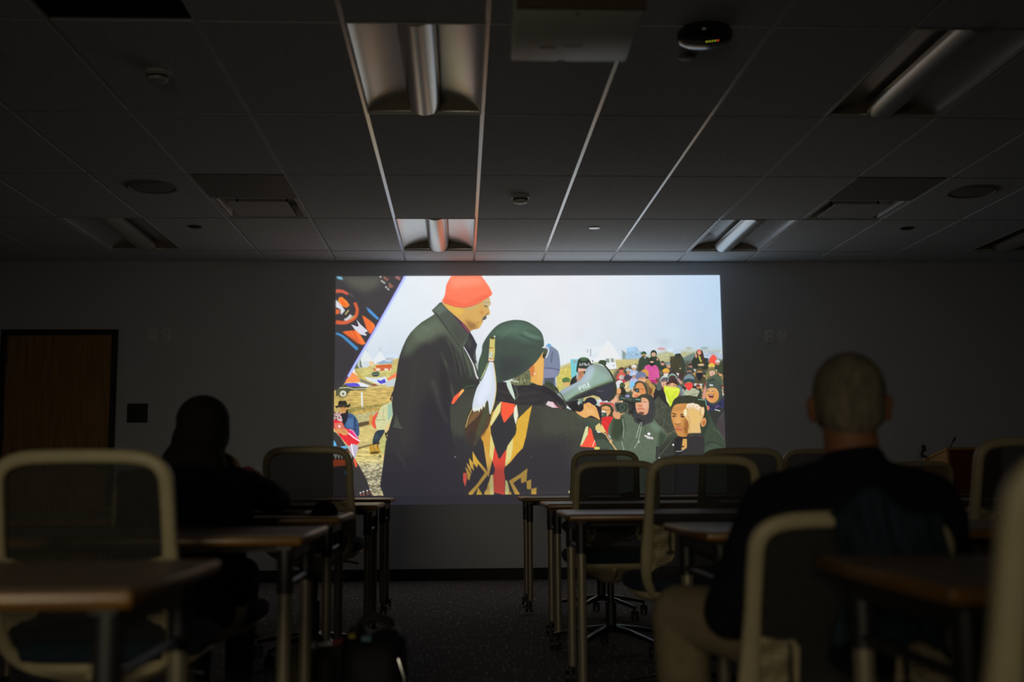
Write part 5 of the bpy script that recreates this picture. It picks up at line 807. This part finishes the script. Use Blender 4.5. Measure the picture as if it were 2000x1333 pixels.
        bm = bmesh.new(); lathe(bm, [(.028, .12), (.028, .25), (.018, .252), (.018, .365)], n=20); link('gas_column', fin(bm), 'black', r, True)
        bm = bmesh.new(); tube(bm, [(.05, .08, .40), (.16, .09, .395), (.21, .09, .385)], .006, n=8); link('height_lever', fin(bm), 'black', r, True)
        for q in range(5):
            a = PI/2+2*PI*q/5; ca, sa = math.cos(a), math.sin(a); bm = bmesh.new()
            tube(bm, [(.02*ca, .02*sa, .118), (.14*ca, .14*sa, .108), (.24*ca, .24*sa, .09), (.30*ca, .30*sa, .078)], [.028, .022, .018, .016], [.02, .014, .011, .010], n=10, up=Vector((0, 0, 1)), sq=.7); lg = link('base_leg', fin(bm), 'chrome', r, True)
            bm = bmesh.new(); caster(bm, (.30*ca, .30*sa, .030), .029); link('caster', fin(bm), 'black', lg, True)
        cproto[0] = r
    else: r = copy_tree(cproto[0]); r['label'] = label
    r.rotation_euler = (0, 0, rz); r.location = (x+.28*math.sin(rz)*-1*-1*0, yb+.28, 0)
    if dz:                                     # taller or lower setting of the gas column
        for ch in r.children:
            nm = ch.name.split('.')[0]
            if nm in ('base_leg',): continue
            if nm == 'gas_column':
                s = 1+dz/.24; ch.scale.z = s; ch.location.z = .12*(1-s); continue
            ch.location.z += dz
    return r
chair(-.895, 2.75, 'chair back nearest the camera at the left, with a wide pale frame')
chair(.885, 4.2, 'chair at the bright-topped table, right of the aisle with its perforated side wing showing', rz=.03)
chair(.765, 5.62, 'chair behind the bright-topped table, overlapping a taller chair back', rz=0)
chair(.895, 7.08, 'tall thin chair back right of the aisle, highest in front of the projected sleeve', dz=.082)
chair(1.412, 5.7, 'chair at the lower right corner of the picture, left of the seated man', dz=.06)
chair(2.235, 7.1, 'chair half hidden behind the left shoulder of the seated man', dz=.082)
chair(2.90, 7.1, 'chair behind the right shoulder of the man, before the lectern')
chair(2.04, 4.02, 'chair at the right edge, beyond the nearest right chair, before the dark lectern', dz=.055, rz=.03)
chair(.748, 1.13, 'chair frame nearest the camera, cut off by the right edge of the photo', dz=-.03)
chair(.795, 2.33, 'chair the grey-haired man sits on, with a blue jacket over its back', dz=-.145)
chair(-.735, 5.50, 'chair left of the aisle before the lower left corner of the picture', dz=.075)
chair(-.945, 3.86, 'chair the long-haired woman sits on, under a black coat', dz=-.06)
# ---------------------------------------------------------------- fused organic shapes
def ell(bm, c, r, rot=(0, 0, 0), n=20):
    m = Matrix.Translation(c) @ Euler(rot).to_matrix().to_4x4() @ Matrix.Diagonal((*r, 1)); bmesh.ops.create_uvsphere(bm, u_segments=n, v_segments=n//2+2, radius=1, matrix=m)
def cap(bm, p, q, r0, r1, n=16):
    p, q = Vector(p), Vector(q); d = q-p; L_ = d.length; rot = d.to_track_quat('Z', 'Y').to_matrix().to_4x4(); prof = []
    for i in range(6): a = -PI/2+PI/2*i/5; prof.append((max(r0*math.cos(a), .0004), r0*math.sin(a)))
    for i in range(6): a = PI/2*i/5; prof.append((max(r1*math.cos(a), .0004), L_+r1*math.sin(a)))
    lathe(bm, prof, n=n, mtx=Matrix.Translation(p) @ rot)
def limb(bm, pts, rs):
    for a, b, r0, r1 in zip(pts, pts[1:], rs, rs[1:]): cap(bm, a, b, r0, r1)
def fuse(name, bm, m, voxel=.007, sm=6, parent=None, loc=(0, 0, 0)):
    bmesh.ops.recalc_face_normals(bm, faces=bm.faces); me = bpy.data.meshes.new(name+'_src'); bm.to_mesh(me); bm.free(); o = bpy.data.objects.new('tmp', me); C.objects.link(o)
    md = o.modifiers.new('r', 'REMESH'); md.mode = 'VOXEL'; md.voxel_size = voxel; bpy.context.view_layer.update(); ev = o.evaluated_get(bpy.context.evaluated_depsgraph_get()); me2 = bpy.data.meshes.new_from_object(ev); bpy.data.objects.remove(o); bpy.data.meshes.remove(me)
    b2 = bmesh.new(); b2.from_mesh(me2)
    for _ in range(sm): bmesh.ops.smooth_vert(b2, verts=b2.verts, factor=.5, use_axis_x=True, use_axis_y=True, use_axis_z=True)
    b2.to_mesh(me2); b2.free(); me2.materials.clear(); me2.name = name; return linkmesh(name, me2, m, parent, 2)
def hand(bm, wrist, d, palm_n, side, s=1, curl=.8):
    """palm, four fingers and a thumb; d = direction of the fingers, palm_n = palm side, side = thumb side"""
    d, n_, t = Vector(d).normalized(), Vector(palm_n).normalized(), Vector(side).normalized(); w = Vector(wrist)
    for k in (-1.2, -.4, .4, 1.2): cap(bm, w+t*k*.012*s, w+d*.085*s+t*k*.018*s, .014*s, .0115*s, 10)
    for k, L_ in ((1.5, .068), (.5, .078), (-.5, .072), (-1.5, .056)):
        p = w+d*.085*s+t*k*.0185*s; a = d; r_ = .0095*s
        for q, f in enumerate((.45, .32, .25)):
            ang = curl*(q+1)*.45; v = d*math.cos(ang)+n_*math.sin(ang); e = p+v*L_*f*s; cap(bm, p, e, r_, r_*.9, 10); p = e; r_ *= .9
    p = w+d*.02*s+t*.026*s; e = p+(d*.5+t*.75+n_*.3).normalized()*.042*s; cap(bm, p, e, .013*s, .011*s, 10); cap(bm, e, e+(d*.85+t*.1+n_*.5).normalized()*.036*s, .0105*s, .009*s, 10)
def head(bm, c, s=1, rz=0, tilt=0):
    """c = head centre; faces local +y turned by rz"""
    R = Matrix.Translation(c) @ Euler((tilt, 0, rz)).to_matrix().to_4x4() @ Matrix.Scale(s, 4)
    def E(p, r, rot=(0, 0, 0)): q = R @ Vector(p); m = Matrix.Translation(q) @ Euler((tilt, 0, rz)).to_matrix().to_4x4() @ Euler(rot).to_matrix().to_4x4() @ Matrix.Diagonal((r[0]*s, r[1]*s, r[2]*s, 1)); bmesh.ops.create_uvsphere(bm, u_segments=20, v_segments=14, radius=1, matrix=m)
    E((0, -.012, .028), (.076, .095, .088)); E((0, .02, -.035), (.062, .068, .078)); E((0, .055, -.085), (.032, .026, .024)); E((0, .078, -.012), (.028, .016, .02))
    E((0, .098, -.018), (.011, .014, .02)); E((0, .104, -.026), (.014, .011, .009)); E((0, .084, .022), (.045, .014, .010)); E((0, .086, -.056), (.024, .012, .006)); E((0, .084, -.066), (.02, .012, .006))
    for x in (-1, 1):
        E((x*.030, .080, .006), (.014, .012, .009)); E((x*.081, -.008, -.008), (.009, .018, .032), (0, 0, x*-.35)); E((x*.045, .055, -.022), (.026, .03, .022)); E((x*.086, -.018, .006), (.006, .014, .020), (0, 0, x*-.5))
    return R
# ---------------------------------------------------------------- the seated man
def man():
    hc = Vector((.868, 2.50, 1.048)); bm = bmesh.new(); R = head(bm, hc, 1.0, rz=-.24, tilt=-.06)
    cap(bm, (.858, 2.475, 1.00), (.862, 2.46, .86), .058, .066); ell(bm, (.865, 2.47, .80), (.17, .10, .07)); ell(bm, (.86, 2.49, .66), (.155, .115, .17)); ell(bm, (.86, 2.52, .52), (.17, .13, .11))
    limb(bm, [(.69, 2.47, .82), (.60, 2.50, .60), (.69, 2.74, .585)], [.052, .042, .028]); hand(bm, (.69, 2.74, .585), (.6, .8, -.1), (0, -.2, -1), (.3, .2, .6), 1, .6)
    limb(bm, [(1.02, 2.47, .82), (1.075, 2.50, .60), (.99, 2.76, .60)], [.052, .042, .028]); hand(bm, (.99, 2.76, .60), (-.6, .8, -.1), (0, -.2, -1), (-.3, .2, .6), 1, .6)
    limb(bm, [(.78, 2.54, .50), (.54, 2.80, .565), (.55, 2.74, .11)], [.078, .05, .036]); limb(bm, [(.94, 2.54, .50), (1.02, 2.96, .56), (1.0, 2.95, .11)], [.078, .055, .036])
    body = fuse('person', bm, 'skin', .006, 3); tag(body, 'seated man with short grey hair and a dark navy jacket, seen from behind', 'person')
    bm = bmesh.new()                            # hair cap with a thinner crown
    def E(p, r): q = R @ Vector(p); m = Matrix.Translation(q) @ Euler((-.06, 0, -.24)).to_matrix().to_4x4() @ Matrix.Diagonal((*[q_*1.02 for q_ in r], 1)); bmesh.ops.create_uvsphere(bm, u_segments=24, v_segments=16, radius=1, matrix=m)
    E((0, -.018, .031), (.0795, .096, .089)); E((0, -.055, -.015), (.068, .052, .06)); E((-.052, -.02, -.005), (.026, .05, .045)); E((.052, -.02, -.005), (.026, .05, .045)); E((0, -.05, -.05), (.05, .04, .03))
    o = fuse('hair', bm, 'greyhair', .006, 2, body); o['label'] = 'short grey hair'
    bm = bmesh.new()                            # jacket
    ell(bm, (.862, 2.465, .862), (.155, .09, .055)); ell(bm, (.858, 2.47, .82), (.205, .118, .078)); cap(bm, (.68, 2.47, .838), (.83, 2.465, .888), .064, .052); cap(bm, (1.03, 2.47, .838), (.885, 2.465, .888), .064, .052); ell(bm, (.862, 2.49, .68), (.19, .135, .16)); ell(bm, (.86, 2.50, .56), (.20, .15, .13)); cap(bm, (.862, 2.465, .84), (.862, 2.462, .905), .088, .076)
    cap(bm, (.69, 2.47, .795), (.80, 2.47, .83), .07, .07); cap(bm, (1.04, 2.47, .795), (.93, 2.47, .83), .07, .07)
    limb(bm, [(.68, 2.47, .82), (.63, 2.48, .71), (.59, 2.51, .60), (.67, 2.72, .588)], [.074, .066, .062, .042]); limb(bm, [(1.02, 2.47, .82), (1.058, 2.48, .71), (1.075, 2.51, .60), (1.0, 2.73, .60)], [.074, .066, .062, .042])
    fuse('jacket', bm, 'navy', .008, 5, body)
    bm = bmesh.new(); ell(bm, (.86, 2.53, .50), (.18, .15, .085)); limb(bm, [(.79, 2.56, .50), (.65, 2.68, .55), (.535, 2.80, .562), (.535, 2.79, .44), (.55, 2.745, .13)], [.095, .085, .072, .066, .055]); limb(bm, [(.93, 2.56, .50), (1.02, 2.96, .558), (1.0, 2.95, .13)], [.098, .078, .058]); fuse('trousers', bm, 'khaki', .008, 4, body)
    for p in ((.55, 2.74), (1.0, 2.95)):
        bm = bmesh.new(); ell(bm, (p[0], p[1]+.0, .065), (.045, .06, .05)); ell(bm, (p[0], p[1]+.10, .045), (.048, .10, .04)); B(bm, p[0]-.042, p[0]+.042, p[1]-.055, p[1]+.18, .003, .02); fuse('shoe', bm, 'shoe', .007, 3, body)
man()
def woman():
    hc = Vector((-.925, 4.13, 1.08)); bm = bmesh.new(); R = head(bm, hc, .93, rz=-.75, tilt=-.12)
    cap(bm, (-.905, 4.10, 1.03), (-.92, 4.05, .90), .048, .055); ell(bm, (-.92, 4.05, .83), (.15, .09, .07)); ell(bm, (-.92, 4.04, .68), (.135, .10, .16)); ell(bm, (-.92, 4.02, .53), (.17, .13, .10))
    limb(bm, [(-1.06, 4.05, .84), (-1.10, 4.25, .70), (-1.02, 4.50, .785)], [.045, .036, .026]); hand(bm, (-1.02, 4.50, .785), (.7, .6, 0), (0, 0, -1), (.3, .9, 0), .9, .4)
    limb(bm, [(-.78, 4.06, .86), (-.71, 4.42, .80), (-.82, 4.30, .90)], [.045, .036, .026]); hand(bm, (-.82, 4.30, .90), (-.45, -.1, .8), (-.6, -.6, 0), (-.6, .5, .2), .9, 1.3)
    limb(bm, [(-.99, 4.04, .50), (-1.0, 4.45, .53), (-1.0, 4.42, .1)], [.07, .05, .033]); limb(bm, [(-.85, 4.04, .50), (-.84, 4.46, .53), (-.84, 4.42, .1)], [.07, .05, .033])
    body = fuse('person', bm, 'skin2', .006, 3); tag(body, 'woman with long dark hair in black, resting her chin on her hand at a table', 'person')
    bm = bmesh.new(); ell(bm, hc+Vector((-.004, -.012, .025)), (.095, .104, .092)); ell(bm, hc+Vector((-.012, -.035, -.06)), (.098, .082, .11)); ell(bm, hc+Vector((-.02, -.075, -.15)), (.118, .085, .12)); ell(bm, hc+Vector((-.025, -.14, -.25)), (.13, .08, .13)); ell(bm, hc+Vector((-.03, -.175, -.33)), (.12, .07, .12)); ell(bm, hc+Vector((.045, .0, -.02)), (.045, .065, .08))
    fuse('hair', bm, 'blackhair', .007, 4, body)['label'] = 'long straight dark hair'
    bm = bmesh.new(); ell(bm, (-.92, 4.04, .85), (.165, .095, .07)); ell(bm, (-.92, 4.03, .72), (.165, .125, .17)); ell(bm, (-.92, 4.02, .58), (.17, .14, .12)); limb(bm, [(-1.06, 4.04, .845), (-1.105, 4.24, .71), (-1.03, 4.48, .79)], [.062, .052, .04]); limb(bm, [(-.80, 4.05, .87), (-.73, 4.25, .835), (-.705, 4.42, .81)], [.07, .062, .05]); cap(bm, (-.705, 4.42, .81), (-.785, 4.335, .865), .05, .042)
    fuse('jacket', bm, 'coat', .008, 4, body)
    bm = bmesh.new(); cap(bm, (-.775, 4.35, .862), (-.805, 4.315, .905), .046, .038); fuse('cuff', bm, 'pink', .006, 3, body)['label'] = 'dusty red cuff'
    bm = bmesh.new(); tube(bm, [(-.79, 4.39, .945), (-.772, 4.40, .925), (-.755, 4.38, .89), (-.74, 4.36, .86)], [.006, .008, .008, .005], .006, n=10); link('scarf', fin(bm), 'white', body, True)['label'] = 'pale scarf end'
    bm = bmesh.new(); ell(bm, (-.92, 4.04, .50), (.17, .15, .08)); limb(bm, [(-.99, 4.05, .50), (-1.0, 4.45, .53), (-1.0, 4.42, .12)], [.085, .065, .05]); limb(bm, [(-.85, 4.05, .50), (-.84, 4.46, .53), (-.84, 4.42, .12)], [.085, .065, .05]); fuse('trousers', bm, 'darktrouser', .008, 4, body)
    for x in (-1.0, -.84):
        bm = bmesh.new(); ell(bm, (x, 4.42, .06), (.038, .05, .045)); ell(bm, (x, 4.50, .04), (.04, .085, .035)); B(bm, x-.035, x+.035, 4.38, 4.57, .003, .018); fuse('shoe', bm, 'shoe', .007, 3, body)
woman()
# cloth hung over chair backs
def drape(name, m, x0, x1, ztop, zbot, ybk, label, cat, peaks, seed, hang=.05):
    rr = random.Random(seed); bm = bmesh.new(); nx, nz = 40, 30; rows = []
    for i in range(nx+1):
        s = i/nx; zt = ztop+sum(h*math.exp(-((s-c)/w)**2) for c, w, h in peaks); row = []
        for k in range(nz+1):
            t = k/nz; xs = x0+(x1-x0)*(s+(.5-s)*-.0*t)+.02*math.sin(9*t+seed)*(t)
            if t < .14: q = t/.14; y = ybk+.06-.10*q; z_ = zt-.015*(1-q)+.012*math.sin(PI*q)
            else: q = (t-.14)/.86; y = ybk-.04-hang*q**.6*.4; z_ = zt-(zt-zbot+.02*math.sin(11*s+seed))*q
            y += (.012*math.sin(17*s+3*t+seed)+.009*math.sin(31*s-5*t))*min(1, t*3); row.append(bm.verts.new((xs, y, z_)))
        rows.append(row)
    for a, b in zip(rows, rows[1:]):
        for k in range(nz): bm.faces.new((a[k], a[k+1], b[k+1], b[k]))
    bmesh.ops.recalc_face_normals(bm, faces=bm.faces); bmesh.ops.solidify(bm, geom=bm.faces[:], thickness=.008)
    o = link(name, bm, m, None, 2); tag(o, label, cat); return o
drape('draped_jacket', 'blue', .745, .965, .815, .56, 2.285, 'dark blue jacket hung over the chair back behind the seated man', 'jacket', [(.38, .22, .055)], 3)
drape('draped_coat', 'coat', -1.13, -.69, .915, .50, 3.84, 'black coat hung over the chair back of the long-haired woman', 'coat', [(.35, .3, .02)], 5)
# ---------------------------------------------------------------- bags and small things
def bag(name, m, c, sx, sy, hz, label, cat, seed):
    rr = random.Random(seed); e = empty(name, (c[0], c[1], 0), label, cat, 'bags on the floor by the aisle'); bm = bmesh.new(); n = 32; rings = []
    for q, (f, z_) in enumerate(((.8, .0), (.98, .03), (1.03, .12), (1.0, .45*hz/.45*.5), (.97, hz*.75), (.93, hz*.92), (.72, hz), (.3, hz+.004))):
        ring = []
        for i in range(n):
            a = 2*PI*i/n; ca, sa = math.cos(a), math.sin(a); w_ = 1+.035*math.sin(3*a+q+seed)+.02*math.sin(7*a+2*q); ring.append(bm.verts.new((f*w_*sx*math.copysign(abs(ca)**.55, ca), f*w_*sy*math.copysign(abs(sa)**.55, sa), z_+(.012*math.sin(2*a+seed) if q > 3 else 0))))
        rings.append(ring)
    for a, b in zip(rings, rings[1:]):
        for i in range(n): bm.faces.new((a[i], a[(i+1) % n], b[(i+1) % n], b[i]))
    bm.faces.new(rings[0][::-1]); bm.faces.new(rings[-1]); link('bag_body', fin(bm), m, e, 2); return e
e = bag('shoulder_bag', 'bag', (-.285, 3.78), .108, .15, .40, 'bulging black bag standing in the aisle beside the left tables', 'bag', 2)
for s in (-1, 1):
    bm = bmesh.new(); tube(bm, [(-.06, s*.05, .385), (-.045, s*.055, .43), (.0, s*.06, .448), (.05, s*.055, .43), (.065, s*.05, .385)], .009, .006, n=8); link('strap', fin(bm), 'bag', e, True)
bm = bmesh.new(); tube(bm, [(.085, -.12, .33), (.105, -.13, .27), (.10, -.13, .22)], .005, n=8); link('clasp', fin(bm), 'chrome', e, True)
bm = bmesh.new(); B(bm, -.03, .0, -.13, -.12, .385, .402); link('tag', fin(bm), 'cyan', e)['label'] = 'pale blue tag'
bm = bmesh.new(); lathe(bm, [(.012, 0), (.014, .01), (.008, .016)], (-.06, -.12, .395), 14); link('key_ring', fin(bm), 'yellow', e)['label'] = 'yellow key fob'
e = bag('canvas_bag', 'olive', (-.49, 3.86), .085, .13, .34, 'olive canvas bag under the table end, left of the black bag', 'bag', 7)
bm = bmesh.new(); tube(bm, [(-.05, -.03, .335), (-.03, -.035, .37), (.03, -.035, .37), (.05, -.03, .335)], .008, .005, n=8); link('strap', fin(bm), 'olive', e, True)
e = empty('rolled_paper', (-.46, 3.78, .345), 'pale rolled paper with a pink end, lying on the olive bag', 'paper', rz=.25)
bm = bmesh.new(); tube(bm, [(-.05, 0, .008), (.04, 0, .018)], .009, n=12); link('roll', fin(bm), 'white', e, True); bm = bmesh.new(); tube(bm, [(.042, 0, .018), (.075, .0, .022)], .012, n=12); link('pink_end', fin(bm), 'pink', e, True)
e = empty('cap', (-.555, 4.66, .745), 'black cap lying near the corner of the table the woman leans on', 'cap')
bm = bmesh.new(); lathe(bm, [(.052, 0), (.054, .012), (.048, .034), (.032, .050), (.006, .056)], n=28); link('crown', fin(bm), 'coat', e, 2); bm = bmesh.new(); lathe(bm, [(.05, 0), (.05, .004), (.03, .006)], (-.03, .02, 0), 24); link('brim', fin(bm), 'coat', e, True)
o = link('folder', fin(box(-.86, -.64, 4.72, 4.95, .745, .758)), 'black', None, bevel=.003); tag(o, 'flat black folder on the table, left of the black cap', 'folder')
# ---------------------------------------------------------------- light, camera, view
al = bpy.data.lights.new('rear_room_lamp', 'AREA'); al.shape = 'RECTANGLE'; al.size = 1.4; al.size_y = .8; al.energy = REAR = 4.2; al.color = (1, .86, .60); al.spread = math.radians(56)
o = bpy.data.objects.new('rear_room_lamp', al); C.objects.link(o); o.location = (-1.0, -2.6, 1.35); o.rotation_euler = Vector((.75, 6.5, -1.2)).to_track_quat('-Z', 'Y').to_euler()
w = bpy.data.worlds.new('world'); bpy.context.scene.world = w; w.use_nodes = True; w.node_tree.nodes['Background'].inputs[0].default_value = (.5, .5, .55, 1); w.node_tree.nodes['Background'].inputs[1].default_value = .002
cd = bpy.data.cameras.new('camera'); cam = bpy.data.objects.new('camera', cd); C.objects.link(cam); bpy.context.scene.camera = cam
f, pitch, yaw, roll = 2208.28, .1178, .0451, .0072
cy, sy, cp, sp, cr, sr = math.cos(yaw), math.sin(yaw), math.cos(pitch), math.sin(pitch), math.cos(roll), math.sin(roll)
Rv = Vector((cy, -sy, 0)); Fh = Vector((sy, cy, 0)); Zv = Vector((0, 0, 1)); F = Fh*cp+Zv*sp; U = -Fh*sp+Zv*cp
rr_ = Rv*cr-U*sr; uu_ = Rv*sr+U*cr
cam.matrix_world = Matrix(((rr_.x, uu_.x, -F.x, 0), (rr_.y, uu_.y, -F.y, 0), (rr_.z, uu_.z, -F.z, CAMZ), (0, 0, 0, 1)))
cd.sensor_width = 36; cd.lens = f/2000*36; cd.clip_start = .05; cd.dof.use_dof = True; cd.dof.focus_distance = 9.9; cd.dof.aperture_fstop = 2.0; cd.dof.aperture_blades = 9
bpy.context.scene.cycles.use_light_tree = False
vs = bpy.context.scene.view_settings; vs.view_transform = 'Standard'; vs.look = 'None'; vs.exposure = 0; vs.gamma = 1; vs.use_curve_mapping = False
